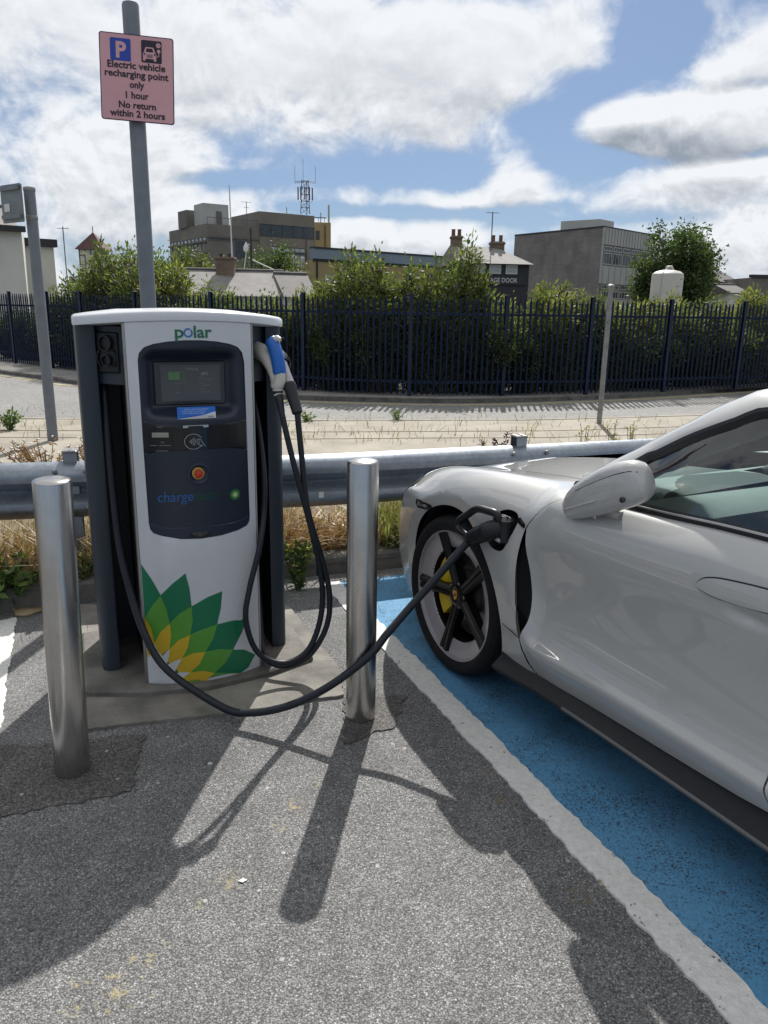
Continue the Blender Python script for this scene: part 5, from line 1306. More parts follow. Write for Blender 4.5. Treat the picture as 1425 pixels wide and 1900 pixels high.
# ------------------------------------------------------------------ weeds, dry grass, litter
random.seed(5)
def grass_stuff(name, n, spots, mats, hmin, hmax, lean, label, w=.004):
    mb = MB()
    for i in range(n):
        x, y, z = spots(); h = random.uniform(hmin, hmax); a = random.uniform(0, 6.28); ln = random.gauss(0, lean) * h
        dx, dy = math.cos(a) * ln, math.sin(a) * ln; ww = w * random.uniform(.6, 1.4); b_ = random.uniform(0, 3.14); cx1, cy1 = math.cos(b_) * ww, math.sin(b_) * ww
        mb.add([(x - cx1, y - cy1, z), (x + cx1, y + cy1, z), (x + dx * .45 + cx1 * .8, y + dy * .45 + cy1 * .8, z + h * .62), (x + dx * .45 - cx1 * .8, y + dy * .45 - cy1 * .8, z + h * .62), (x + dx, y + dy, z + h * random.uniform(.75, 1.0))],
               [(0, 1, 2, 3), (3, 2, 4)], i % len(mats))
    o = mb.build(name, mats); tag(o, label, None, None, 'stuff'); return o
def verge_spot(x0, x1, d0, d1, z=.07):
    def f():
        x = random.uniform(x0, x1); y = float(np.interp(x, [p[0] for p in KERB], [p[1] for p in KERB])); return x + random.gauss(0, .02), y + random.uniform(d0, d1), z
    return f
grass_stuff('dry_grass', 8500, verge_spot(-4.5, -.55, .12, .75), ['dry_grass', 'dry_grass', 'dead_leaf'], .06, .30, 1.0, 'dry straw coloured grass along the barrier behind the left bollard', .0045)
grass_stuff('dry_grass', 2600, verge_spot(-.75, .05, .14, .7), ['dry_grass', 'dry_grass', 'dead_leaf'], .05, .22, 1.2, 'dry grass under the barrier between the charger and the car', .0045)
grass_stuff('green_grass', 3600, verge_spot(-.08, 1.3, .10, .6), ['green_grass', 'green_grass', 'dry_grass'], .12, .38, .7, 'yellow green grass under the barrier beside the front of the car', .0045)
grass_stuff('dry_grass', 1500, verge_spot(-3.5, 4.6, .7, 2.0), ['dry_grass', 'green_grass'], .10, .40, .5, 'sparse thin grass at the back of the barrier', .003)
grass_stuff('pavement_grass', 900, lambda: (random.uniform(-5, 6), float(np.interp(random.uniform(-5, 6), [p[0] for p in NEAR], [p[1] for p in NEAR])) - random.choice([1.03, 1.52]) + random.gauss(0, .05), .075), ['dry_grass', 'green_grass'], .03, .14, .8, 'tufts of grass in the cracks of the near pavement', .004)
mb = MB()
for i in range(2600):
    f = verge_spot(-.75, -.02, .11, .50) if i < 1300 else verge_spot(-3.4, .6, .1, .6); x, y, z = f()
    add_leaf(mb, Vector((x, y, z + random.uniform(.0, .17) * random.random())), rv() * 1.0 + Vector((0, 0, .1)), rv(), random.uniform(.03, .075), random.uniform(.02, .045), 0, .6)
tag(mb.build('dead_leaves', 'dead_leaf'), 'brown dead leaves heaped on the verge under the barrier', None, None, 'stuff')
def weed(name, label, loc, stems, h, spread, L, lw, mat, per=14, flower=None, group=None, seed=1, stem='stem_brown'):
    random.seed(seed); t = empty(name, loc); tag(t, label, 'plant', group)
    lf, st, fl = MB(), MB(), MB()
    for i in range(stems):
        a = random.uniform(0, 6.28); r = spread * math.sqrt(random.random()); tip = Vector((math.cos(a) * r, math.sin(a) * r, h * random.uniform(.55, 1.0) * (1 - .3 * r / max(spread, 1e-3)))); b0 = Vector((tip.x * .12, tip.y * .12, 0))
        path = crom([b0, b0.lerp(tip, .5) + Vector((0, 0, h * .08)), tip], 4); st.tube(path, .0028, 4, caps=False)
        for k in range(per):
            u = random.uniform(.08, 1) * (len(path) - 1); j = min(int(u), len(path) - 2); p = Vector(path[j]).lerp(Vector(path[j + 1]), u - j)
            add_leaf(lf, p, rv() + Vector((0, 0, .35)), rv(), L * random.uniform(.6, 1.2), lw * random.uniform(.7, 1.2))
        if flower:
            for k in range(flower[1]):
                p = Vector(path[-1 - k % 3]) + rv(.012); lf.lathe([(.001, -.006), (flower[2], -.002), (flower[2], .003), (.001, .007)], p, 6, 'Z', 1)
    lf.build('leaves', [mat, flower[0]] if flower else mat, t); st.build('stem', stem, t)
    return t
G1 = 'weeds along the kerb'
weed('weed', 'bushy green weed at the foot of the kerb left of the left bollard', (-1.95, 3.68, .03), 46, .27, .26, .062, .026, 'leaf_weed', 20, None, G1, 31)
weed('weed', 'small leafy weed at the left edge beside the white bay line', (-2.25, 3.60, .03), 24, .20, .20, .05, .02, 'leaf_weed', 14, None, G1, 32)
weed('weed', 'dark green weed between the left bollard and the charger', (-1.62, 3.86, .03), 30, .27, .17, .05, .018, 'leaf_bush', 16, None, G1, 33)
weed('weed', 'upright green weed with small pale yellow buds against the right side of the charger', (-.47, 4.02, 0), 15, .37, .10, .052, .018, 'leaf_weed', 22, ('flower_yellow', 3, .008), G1, 34)
weed('weed', 'small green weed between the bollard and the car under the barrier', (.10, 4.50, .06), 16, .22, .12, .05, .018, 'leaf_weed', 12, None, G1, 35)
weed('weed', 'bright green weed growing in the pavement left of the leaning post', (-4.38, 8.90, .075), 16, .26, .18, .07, .025, 'leaf_weed', 12, None, G1, 36)
weed('weed', 'tiny green weed at the road edge right of the charger', (-1.02, 10.0, .075), 10, .12, .14, .07, .02, 'leaf_weed', 8, None, G1, 37)
weed('weed', 'tiny tuft of grass at the road edge above the middle bollard', (.16, 10.25, .075), 10, .16, .10, .09, .012, 'leaf_weed', 8, None, G1, 38)
weed('seeded_weed', 'brown seeded dock plant standing behind the barrier', (.92, 6.2, .07), 9, .62, .17, .05, .02, 'seed_brown', 30, ('seed_brown', 8, .014), None, 39)
weed('seeded_weed', 'withered brown weed with pale seed heads at the foot of the leaning post', (-2.65, 5.9, .07), 60, .52, .34, .04, .012, 'dead_leaf', 22, ('sticker_white', 1, .010), None, 40)
weed('seeded_weed', 'withered pale weed with white seed heads against the left side of the charger', (-2.15, 6.0, .07), 60, .58, .30, .04, .012, 'dead_leaf', 22, ('sticker_white', 1, .010), None, 41)
weed('seeded_weed', 'withered reddish weed at the left edge behind the barrier', (-3.2, 5.6, .07), 18, .36, .28, .03, .01, 'dead_leaf', 10, ('seed_brown', 1, .010), None, 42)
for i, x in enumerate((1.95, 2.25, 2.45, 1.35)):
    weed('flowering_weed', ('thin weed with yellow flowers left of the car mirror', 'thin yellow flowering weed above the car mirror', 'small yellow weed in front of the windscreen pillar', 'thin yellow flowered weed beside the barrier post')[i], (x, 7.0 + .25 * x, .07), 5, .50, .07, .06, .008, 'green_grass', 6, ('flower_yellow', 2, .014), 'yellow flowering weeds behind the barrier', 50 + i)
random.seed(9)
def flat_bit(name, label, cat, c, pts, z, th, mat):
    mb = MB(); mb.prism([(c[0] + x, c[1] + y) for x, y in pts], z, z + th); o = mb.build(name, mat); tag(o, label, cat); return o
flat_bit('paper_scrap', 'tiny white scrap of paper on the tarmac left of the bollard shadow', 'litter', (-.37, 1.771), [(-.012, -.003), (.002, -.008), (.013, .002), (0, .008)], .002, .002, 'sticker_white')
flat_bit('pebble', 'small white pebble on the concrete in front of the charger', 'pebble', (-.58, 2.32), [(-.008, -.003), (0, -.005), (.008, -.002), (.007, .003), (-.006, .004)], .001, .006, 'sticker_white')
mb = MB(); o_ = [(.17 * math.cos(a) * (.8 + .2 * math.sin(3 * a)) * .55, .06 * math.sin(a)) for a in np.linspace(0, 2 * math.pi, 18)[:-1]]
mb.rings([[(x, y, .002) for x, y in o_], [(x * .98, y * .95, .012 + .010 * abs(x) / .1) for x, y in o_]], True)
o = mb.build('dry_leaf', 'dry_grass', None, True); o.location = (-1.80, 3.63, .0); tag(o, 'large curled yellow leaf lying by the kerb beside the left bollard', 'leaf')
# ------------------------------------------------------------------ the car
car = empty('parked_car', (0, 0, 0)); car.matrix_world = CARM
tag(car, 'light grey electric saloon car plugged in and parked in the blue bay', 'car')
XS = [-.95, -.85, -.65, -.4, -.15, .1, .4, .56, .85, 1.3, 1.9, 2.4, 2.75, 3.1, 3.5, 3.8, 3.98]
WID = [.42, .68, .855, .938, .976, .983, .980, .962, .950, .948, .955, .972, .984, .978, .925, .82, .62]
ZONE = ['N', 'N', 'NF', 'F', 'F', 'F', 'F', 'D', 'D', 'D', 'D', 'DQ', 'Q', 'Q', 'QT', 'T', 'T']
ZT_ = {  # heights of the rows from the sill edge up to the belt, per stretch of the body
    'N': [.17, .24, .32, .38, .44, .49, .53, .57], 'F': [.17, .28, .38, .46, .54, .62, .685, .74], 'D': [.228, .278, .335, .360, .384, .50, .62, .725], 'Q': [.20, .28, .38, .48, .56, .66, .75, .83], 'T': [.28, .36, .44, .52, .60, .68, .76, .83]}
YT_ = {'N': [-.05, -.02, 0, 0, 0, -.01, -.03, -.06, -.10, -.15, -.20], 'F': [-.07, -.04, -.02, -.01, -.004, 0, -.004, -.016, -.042, -.092, -.178], 'D': [-.052, -.026, -.003, .005, -.030, -.052, -.043, -.020, -.008, -.030, -.072], 'Q': [-.06, -.03, -.015, -.006, 0, 0, -.006, -.02, -.05, -.10, -.16], 'T': [-.1, -.05, -.02, 0, 0, -.01, -.03, -.06, -.10, -.15, -.20]}
ZK = {8: [(-.95, .60), (-.65, .67), (-.45, .725), (-.25, .77), (-.05, .795), (.15, .803), (.4, .803), (.6, .798), (.8, .798), (1.4, .81), (2, .82), (2.9, .895), (3.98, .885)],
      9: [(-.95, .63), (-.65, .715), (-.45, .78), (-.25, .832), (-.05, .862), (.15, .874), (.4, .876), (.6, .872), (.8, .868), (1.2, .885), (1.4, .89), (2, .90), (2.9, .935), (3.98, .925)],
      10: [(-.95, .645), (-.65, .745), (-.45, .815), (-.25, .866), (-.05, .895), (.15, .910), (.4, .920), (.6, .918), (.8, .910), (.95, .916), (1.2, .932), (1.4, .94), (2, .955), (2.9, .975), (3.98, .95)],
      11: [(-.95, .655), (-.65, .735), (-.4, .793), (-.15, .838), (.1, .872), (.4, .908), (.6, .925), (.8, .938), (.95, .946), (1.2, .965), (1.4, .973), (2, .985), (2.6, .99), (3.3, .985), (3.98, .965)],
      12: [(-.95, .66), (-.65, .75), (-.4, .803), (0, .868), (.4, .922), (.6, .945), (.8, .96), (2, .99), (3.98, .97)],
      13: [(-.95, .665), (-.65, .76), (-.4, .812), (0, .874), (.4, .928), (.6, .95), (.8, .965), (2, .99), (3.98, .97)]}
Y11 = [(-.95, .30), (-.85, .52), (-.65, .60), (-.4, .635), (0, .65), (.4, .68), (.6, .78), (.8, .838), (1.3, .842), (2, .842), (2.6, .84), (3.3, .80), (3.98, .45)]
def pch(pts):
    x = np.array([p[0] for p in pts], float); y = np.array([p[1] for p in pts], float)
    h = np.diff(x); dl = np.diff(y) / h; m = np.zeros(len(x)); m[0], m[-1] = dl[0], dl[-1]
    for i in range(1, len(x) - 1):
        if dl[i - 1] * dl[i] > 0:
            w1, w2 = 2 * h[i] + h[i - 1], h[i] + 2 * h[i - 1]; m[i] = (w1 + w2) / (w1 / dl[i - 1] + w2 / dl[i])
    def f(q):
        q = np.clip(q, x[0], x[-1]); i = np.clip(np.searchsorted(x, q) - 1, 0, len(x) - 2); t = (q - x[i]) / h[i]
        return (1 + 2 * t) * (1 - t) ** 2 * y[i] + t * (1 - t) ** 2 * h[i] * m[i] + t * t * (3 - 2 * t) * y[i + 1] + t * t * (t - 1) * h[i] * m[i + 1]
    return f
def zone_val(tab, k, z): return tab[z][k] if len(z) == 1 else .5 * (tab[z[0]][k] + tab[z[1]][k])
ROWZ, ROWY = [], []
wf = pch(list(zip(XS, WID)))
for k in range(14):
    ROWZ.append(pch(ZK[k] if k in ZK else [(x, zone_val(ZT_, k, z)) for x, z in zip(XS, ZONE)]))
    if k <= 10: ROWY.append(pch([(x, w + zone_val(YT_, k, z)) for x, w, z in zip(XS, WID, ZONE)]))
    elif k == 11: ROWY.append(pch(Y11))
    elif k == 12: ROWY.append(pch([(a, b_ * .6) for a, b_ in Y11]))
    else: ROWY.append(lambda q: np.zeros_like(q))
KN = np.r_[[0] * 4, np.arange(1, 11) / 11, [1] * 4]
def bbasis(t):
    t = np.clip(t, 0, 1 - 1e-9); N = [((t >= KN[i]) & (t < KN[i + 1])).astype(float) for i in range(17)]
    for p_ in range(1, 4):
        M = []
        for i in range(17 - p_):
            a = (t - KN[i]) / (KN[i + p_] - KN[i]) * N[i] if KN[i + p_] > KN[i] else 0
            b_ = (KN[i + p_ + 1] - t) / (KN[i + p_ + 1] - KN[i + 1]) * N[i + 1] if KN[i + p_ + 1] > KN[i + 1] else 0
            M.append(a + b_)
        N = M
    return np.stack([n * np.ones_like(t) for n in N], -1)
def ss(v, a, b_): u = np.clip((v - a) / (b_ - a), 0, 1); return u * u * (3 - 2 * u)
AX, AZ, AR = -.012, .352, .381
AZA = .360
def body(x, t):
    x = np.asarray(x, float); t = np.asarray(t, float); Bm = bbasis(t)
    Y = np.stack([f(x) for f in ROWY], -1); Z = np.stack([f(x) for f in ROWZ], -1)
    y = (Bm * Y).sum(-1); z = (Bm * Z).sum(-1)
    for ax, ar, az_ in ((AX, AR, AZA), (2.9, .392, AZ)):
        r = np.hypot(x - ax, z - az_); d = np.clip((r - ar) / .052, -.3, 1); y = y - np.where(t < .66, .020 * (1 - d) * (r < .6) * (1 - .85 * ss(x - ax, .05, .26)), 0)
    # hollow in the door behind the front wheel outlet, and finger dip under the handle
    y = y - np.where(x > .452, .014 * np.exp(-np.clip(x - .455, 0, 9) / .085), 0) * ss(z, .43, .56) * (1 - ss(z, .60, .735))
    y = y - .019 * np.exp(-(((x - 1.36) / .062) ** 2 + ((z - .774) / .019) ** 2))
    return np.stack([x, y, z], -1)
def t_of(x, z, hi=.80):
    x = np.atleast_1d(np.asarray(x, float)); z = np.atleast_1d(np.asarray(z, float)); a = np.zeros_like(x); b_ = np.full_like(x, hi)
    for _ in range(40):
        m = (a + b_) / 2; zz = body(x, m)[:, 2]; lo = zz < z; a = np.where(lo, m, a); b_ = np.where(lo, b_, m)
    return (a + b_) / 2
TS = 1.5     # how many metres one unit of t is worth when meshing
def xz(pts): P = np.array(pts); return [(float(x), float(t) * TS) for x, t in zip(P[:, 0], t_of(P[:, 0], P[:, 1]))]
def xt(pts): return [(x, t * TS) for x, t in pts]
def body_n(V):
    x, t = V[:, 0], V[:, 1] / TS; e = 1e-3
    dx = body(x + e, t) - body(x - e, t); dt = body(x, np.clip(t + e, 0, 1)) - body(x, np.clip(t - e, 0, 1))
    n = np.cross(dx, dt); n /= np.linalg.norm(n, axis=1)[:, None] + 1e-12
    s = np.sign(n[:, 1] * .7 + n[:, 2] * .7); s[s == 0] = 1
    return n * s[:, None]
def patch(name, outer, mat, parent, holes=(), step=.02, off=0.0, side=1, flange=.012, loops=None):
    """a body panel: an outline in (x, t) meshed on the body surface, with its edges turned inward"""
    V, T = fill(outer, holes, step); P = body(V[:, 0], V[:, 1] / TS); N = body_n(V); P = P + N * off
    verts = [P]; norms = [N]; faces = [tuple(t) for t in T]; base = len(P)
    if flange:
        for L in [outer] + list(holes):
            L = np.array(L); n = len(L); p = body(L[:, 0], L[:, 1] / TS); nn = body_n(L); p = p + nn * off
            x_, t_ = L[:, 0], L[:, 1] / TS; e = 1e-3
            dx = (body(x_ + e, t_) - body(x_ - e, t_)) / (2 * e); dt = (body(x_, np.clip(t_ + e, 0, 1)) - body(x_, np.clip(t_ - e, 0, 1))) / (2 * e) / TS
            tg = np.roll(L, -1, 0) - np.roll(L, 1, 0); ar = np.sum(L[:, 0] * np.roll(L[:, 1], -1) - np.roll(L[:, 0], -1) * L[:, 1]); sg_ = (1 if ar > 0 else -1) * (1 if L is not None and base == len(P) else -1)
            on = dx * (tg[:, 1:2] * sg_) + dt * (-tg[:, 0:1] * sg_); on /= np.linalg.norm(on, axis=1)[:, None] + 1e-9
            verts += [p, p - nn * flange]; norms += [on, on]
            faces += [(base + i, base + (i + 1) % n, base + n + (i + 1) % n, base + n + i) for i in range(n)]; base += 2 * n
    P = np.concatenate(verts); N = np.concatenate(norms)
    P = P * np.array([-1, side, 1]); N = N * np.array([-1, side, 1])
    # face winding to agree with the outward normals
    out = []
    for f in faces:
        a, b_, c = P[f[0]], P[f[1]], P[f[2]]
        out.append(f if np.dot(np.cross(b_ - a, c - a), N[f[0]]) >= 0 or len(f) == 4 else f[::-1])
    me = bpy.data.meshes.new(name); me.from_pydata(P.tolist(), [], out); me.materials.append(MATS[mat])
    me.polygons.foreach_set('use_smooth', [True] * len(me.polygons)); me.update()
    me.normals_split_custom_set_from_vertices([tuple(n) for n in N])
    o = bpy.data.objects.new(name, me); COL.objects.link(o); o.parent = parent
    return o
def arc(cx0, cz0, r, a0, a1, n): return [(cx0 + r * math.cos(R(a)), cz0 + r * math.sin(R(a))) for a in np.linspace(a0, a1, n)]
def edge(pts, n=6): return crom(pts, n)
PORT = [(.296, .800), (.330, .812), (.372, .813), (.398, .802), (.408, .780), (.402, .745), (.385, .700), (.368, .672), (.338, .662), (.296, .668), (.272, .690), (.264, .735), (.274, .780)]
PORT = crom(PORT, 3, True)
arcF = [(AX + r * math.cos(R(a)), AZA + r * math.sin(R(a))) for a in np.linspace(203, -22, 60) for r in (AR - .013 * float(ss(-a, -75., -10.)),)]
low_front = [(x, .175) for x in np.linspace(-.94, -.40, 14)]
a_end = arcF[-1]
vent_l = edge([(.4735, .362), (.460, .43), (.447, .52), (.442, .62), (.447, .70), (.4575, .775)])
shut = edge([(.462, .788), (.486, .825), (.524, .866), (.572, .902), (.625, .923)])
FEND = xz(low_front) + xz(arcF) + xz([(.42, .205), (.47, .222), (.535, .240), (.505, .275), (.482, .32)]) + xz(vent_l) + xz(shut) + xt([(.60, .872), (.52, .868), (.45, .872), (.41, .886), (.395, .9055)] + [(x, .9055) for x in np.linspace(.37, -.92, 50)] + [(-.945, t) for t in np.linspace(.88, .03, 30)])
vent_r = edge([(.4795, .362), (.497, .405), (.505, .45), (.502, .51), (.489, .60), (.476, .69), (.4645, .775)])
shut2 = edge([(.468, .790), (.492, .828), (.530, .869), (.578, .905), (.631, .926)])
TB = .868
rear_cut = [(1.535, .935), (1.545, .80), (1.545, .65), (1.525, .52), (1.490, .44), (1.472, .40), (1.482, .345), (1.512, .292)]
DOOR = xz(vent_r) + xz(shut2) + xt([(.672, .845), (.70, TB)] + [(x, TB) for x in np.linspace(.74, 1.53, 34)]) + xz(edge(rear_cut)[1:]) + xz([(1.40, .276), (1.25, .267), (1.1, .260), (.95, .254), (.8, .248), (.66, .244), (.548, .243), (.518, .275), (.494, .32)])
rear_cut2 = [(x + .006, z) for x, z in rear_cut]
arcR = arc(2.9, AZ, .392, -22, 203, 60)
QUART = xz([(1.52, .288), (1.9, .29), (2.3, .28), (2.46, .25)]) + xz(arcR[::-1]) + xz([(3.35, .25), (3.6, .29), (3.8, .31), (3.96, .33)]) + xt([(3.975, t) for t in np.linspace(.10, TB, 24)]) + xt([(x, TB) for x in np.linspace(3.94, 1.56, 60)]) + xz(edge(rear_cut2)[1:-1])
def clean(L):
    out = []
    for p in L:
        if not out or math.hypot(p[0] - out[-1][0], p[1] - out[-1][1]) > 1e-4: out.append(p)
    return out
FEND, DOOR, QUART = clean(FEND), clean(DOOR), clean(QUART)
for side in (1, -1):
    port = xz(PORT)
    fd_part = patch('fender', FEND, 'paint', car, [port] if side == 1 else [], .02, 0, side)
    dr = patch('door', DOOR, 'paint', car, [], .018, 0, side)
    patch('rear_quarter_panel', QUART, 'paint', car, [], .04, 0, side)
    # dark inner shell seen in the gaps
    SH = xz([(x, .19) for x in np.linspace(-.90, -.42, 10)]) + xz(arc(AX, AZ, .402, 203, -22, 40)) + xz([(.5, .235), (1.5, .285), (2.44, .26)]) + xz(arc(2.9, AZ, .404, 203, -22, 40)) + xz([(3.4, .3), (3.9, .34)]) + xt([(3.93, t) for t in np.linspace(.15, .84, 12)] + [(x, .845) for x in np.linspace(3.9, .72, 50)] + [(.6, .86)] + [(x, .885) for x in np.linspace(.55, -.88, 30)] + [(-.9, t) for t in np.linspace(.86, .06, 12)])
    patch('inner_shell', clean(SH), 'bay_black', car, [xz([(x * 1.0, z) for x, z in PORT])] if side == 1 else [], .05, -.06, side, 0)
    # handle
    def hpt(u, v): return (1.195 + .275 * u, .812 + .030 * u + v)
    cap = [hpt(.0, -.004), hpt(.03, .012), hpt(.12, .022), hpt(.3, .027), (hpt(.7, .027)), hpt(.93, .021), hpt(1, .006), hpt(1, -.008), hpt(.94, -.022), hpt(.7, -.027), hpt(.3, -.024), hpt(.1, -.016)]
    cap = crom(cap, 4, True); g = np.array(cap); tg = np.roll(g, -1, 0) - np.roll(g, 1, 0); tg /= np.linalg.norm(tg, axis=1)[:, None]; on = np.stack([tg[:, 1], -tg[:, 0]], 1)
    if np.sum(on * (g - g.mean(0))) < 0: on = -on
    gap = [tuple(map(float, q)) for q in g + on * .0042]
    patch('handle_gap', xz(gap), 'seal_black', dr, [], .02, .0012, side, 0)
    patch('door_handle', xz(cap), 'paint', dr, [], .012, .0065, side, .006)
    patch('panel_seam', xz([(.366, .3835), (.40, .379), (.474, .3675), (.474, .3640), (.40, .3755), (.366, .380)]), 'seal_black', fd_part, [], .02, .001, side, 0)
    # front marker lamp, headlight, side blade
    patch('marker_lamp', xz([(-.315, .708), (-.285, .712), (-.195, .709), (-.185, .702), (-.205, .684), (-.24, .678), (-.30, .675), (-.32, .690)]), 'gloss_black', fd_part, [], .02, .003, side, .003)
    patch('marker_lens', xz([(-.300, .704), (-.215, .702), (-.225, .690), (-.295, .684)]), 'lamp_clear', fd_part, [], .02, .0045, side, .002)
    patch('headlight', xt(crom([(-.80, .52), (-.62, .54), (-.50, .62), (-.48, .72), (-.56, .76), (-.72, .72), (-.82, .62)], 4, True)), 'lamp_clear', car, [], .03, .004, side, .004)
    bl = patch('badge', xz([(.405, .797), (.412, .802), (.452, .787), (.4545, .778), (.450, .773), (.402, .786)]), 'gloss_black', fd_part, [], .02, .004, side, .004)
    patch('badge_bar', xz([(.415, .797), (.442, .788), (.441, .783), (.414, .791)]), 'chrome', bl, [], .02, .0055, side, .002)
    # outlet behind the wheel: black recessed panel
    patch('air_outlet', clean(xz([(x - .02, z) for x, z in vent_l] + [(x + .03, z) for x, z in vent_r[::-1]])), 'well_black', car, [], .02, -.05, side, 0)
    # lower sill
    sk = MB(); rr = []
    for x in np.linspace(.345, 2.50, 40):
        k = min(1, (x - .345) / .2); w = float(wf(x))
        rr.append([(-x, side * (w - .075), .30), (-x, side * (w - .045), .238), (-x, side * (w - .015), .214), (-x, side * (w - .004), .205), (-x, side * (w - .004), .196), (-x, side * (w - .02), .180), (-x, side * (w - .045), .164), (-x, side * (w - .14), .158), (-x, side * (w - .16), .30)])
    sk.rings(rr, True); sl = sk.build('sill', 'skirt_black', car, auto=40)
    st = MB(); rr = []
    for x in np.linspace(.72, 2.45, 30):
        w = float(wf(x)); rr.append([(-x, side * (w - .0065), .2085), (-x, side * (w + .0005), .2045), (-x, side * (w + .0005), .1985), (-x, side * (w - .006), .1945)])
    st.rings(rr, True); st.build('trim_strip', 'dull_trim', sl)
    # wheel wells
    for ax, ri in ((AX, .400), (2.9, .402)):
        ww = MB(); ring = arc(ax, AZ, ri, -20, 200, 40)
        ww.rings([[(-x, side * y, z) for x, z in ring] for y in (.62, .90)], False, closed=False)
        ww.add([(-x, side * .62, z) for x, z in ring], [tuple(range(len(ring)))]); ww.build('wheel_arch_liner', 'well_black', car)
if True:   # charge port bowl on the left
    pp = np.array(xz(PORT)); p = body(pp[:, 0], pp[:, 1] / TS); n = body_n(pp); q = p - n * .055; c = q.mean(0); mb = MB()
    L1 = [tuple(v * np.array([-1, 1, 1])) for v in p - n * .001]; L2 = [tuple((c + (v - c) * .86) * np.array([-1, 1, 1])) for v in q]
    mb.rings([L1, L2], False); mb.add(L2, [tuple(range(len(L2)))]); cp = mb.build('charge_port', 'plastic_black', car, True)
    mb = MB(); cc = c * np.array([-1, 1, 1])
    for (dx, dz, r) in ((0, .022, .030), (-.02, -.030, .017), (.02, -.030, .017)): mb.lathe([(r, .0), (r, .022), (r - .004, .022), (r - .005, .004), (.001, .004)], (cc[0] + dx, cc[1], cc[2] + dz), 20, 'Y')
    mb.build('socket', 'socket_dark', cp, auto=40)
# bonnet, boot deck, nose, tail
def both(name, outer, mat, step, off=0.0):
    V, T = fill(outer, (), step); P = body(V[:, 0], V[:, 1] / TS); N = body_n(V); P = P + N * off; n = len(P)
    PP = np.concatenate([P * [-1, 1, 1], P * [-1, -1, 1]]); NN = np.concatenate([N * [-1, 1, 1], N * [-1, -1, 1]])
    me = bpy.data.meshes.new(name); me.from_pydata(PP.tolist(), [], [tuple(t) for t in T] + [tuple(t + n) for t in T]); me.materials.append(MATS[mat]); me.polygons.foreach_set('use_smooth', [True] * len(me.polygons)); me.update()
    me.normals_split_custom_set_from_vertices([tuple(v) for v in NN]); o = bpy.data.objects.new(name, me); COL.objects.link(o); o.parent = car; return o
both('bonnet', xt([(-.80, .906), (-.80, .999)] + [(x, .999) for x in np.linspace(-.78, .33, 30)] + [(.36, .98), (.40, .95), (.415, .906)] + [(x, .906) for x in np.linspace(.40, -.78, 40)]), 'paint', .03)
for side in (1, -1): patch('bonnet_seal', xt([(x, .9035) for x in np.linspace(-.75, .40, 30)] + [(x, .9075) for x in np.linspace(.40, -.75, 30)]), 'seal_black', car, [], .03, .0012, side, 0)
both('cowl', xt([(.30, .90), (.40, .862), (.62, .862), (.72, .90), (.80, .93), (.80, .999), (.25, .999)]), 'seal_black', .05, -.014)
both('boot_lid', xt([(3.42, .862), (3.975, .862), (3.975, .999), (3.35, .999)]), 'paint', .04)
ts_ = np.linspace(.02, .999, 40)
for nm, xe, mat, push in (('front_bumper', -.945, 'paint', .025), ('rear_bumper', 3.975, 'paint', -.03)):
    E_ = body(np.full(40, xe), ts_); rr = []
    for u in np.linspace(1, -1, 15): rr.append([(-(p[0] - push * (1 - u * u) * (1 if xe < 0 else 1)), p[1] * u, p[2]) for p in E_])
    mb = MB(); mb.rings(rr, False, closed=False); mb.build(nm, mat, car, True)
mb = MB(); mb.box((3.985 * -1, 0, .80), (.02, 1.2, .035)); mb.build('tail_light', 'lamp_red', car)
mb = MB(); mb.box((-1.5, 0, .18), (3.6, 1.55, .03)); mb.box((-1.45, 0, .30), (2.1, 1.6, .20)); mb.build('underbody', 'well_black', car)

# --- cabin
RAILC = [(.50, .79, .945), (.635, .705, 1.040), (.743, .665, 1.121), (.866, .655, 1.194), (.945, .640, 1.248), (1.02, .622, 1.288), (1.085, .612, 1.316), (1.3, .600, 1.356), (1.6, .590, 1.374), (2.0, .585, 1.370), (2.5, .585, 1.320), (3.0, .600, 1.220), (3.4, .650, 1.085), (3.62, .70, .99)]
WINC = [(.690, .838, .948), (.77, .760, 1.067), (.826, .745, 1.098), (.945, .735, 1.168), (1.09, .722, 1.238), (1.17, .715, 1.272), (1.5, .700, 1.316), (2.0, .690, 1.318), (2.5, .695, 1.262), (2.9, .715, 1.170), (3.2, .77, 1.05)]
def along(pts, n):
    P = np.array(crom(pts, 12)); d = np.r_[0, np.cumsum(np.linalg.norm(np.diff(P, axis=0), axis=1))]; s = np.linspace(0, d[-1], n); return np.stack([np.interp(s, d, P[:, k]) for k in range(3)], 1)
def by_x(pts, xs): P = np.array(crom(pts, 12)); return np.stack([xs, np.interp(xs, P[:, 0], P[:, 1]), np.interp(xs, P[:, 0], P[:, 2])], 1)
def beltc(xs): return body(xs, np.full_like(xs, TB))
NX = 60
xw = np.linspace(.692, 3.2, NX)
Wc = by_x(WINC, xw); Gc = beltc(xw); Rc = by_x(RAILC, np.linspace(.50, 3.62, 70))
def loft(name, curves, mat, parent, smooth=True, flip=1):
    mb = MB(); mb.rings([[(-p[0], p[1] * flip, p[2]) for p in c] for c in curves], False, closed=False); return mb.build(name, mat, parent, smooth)
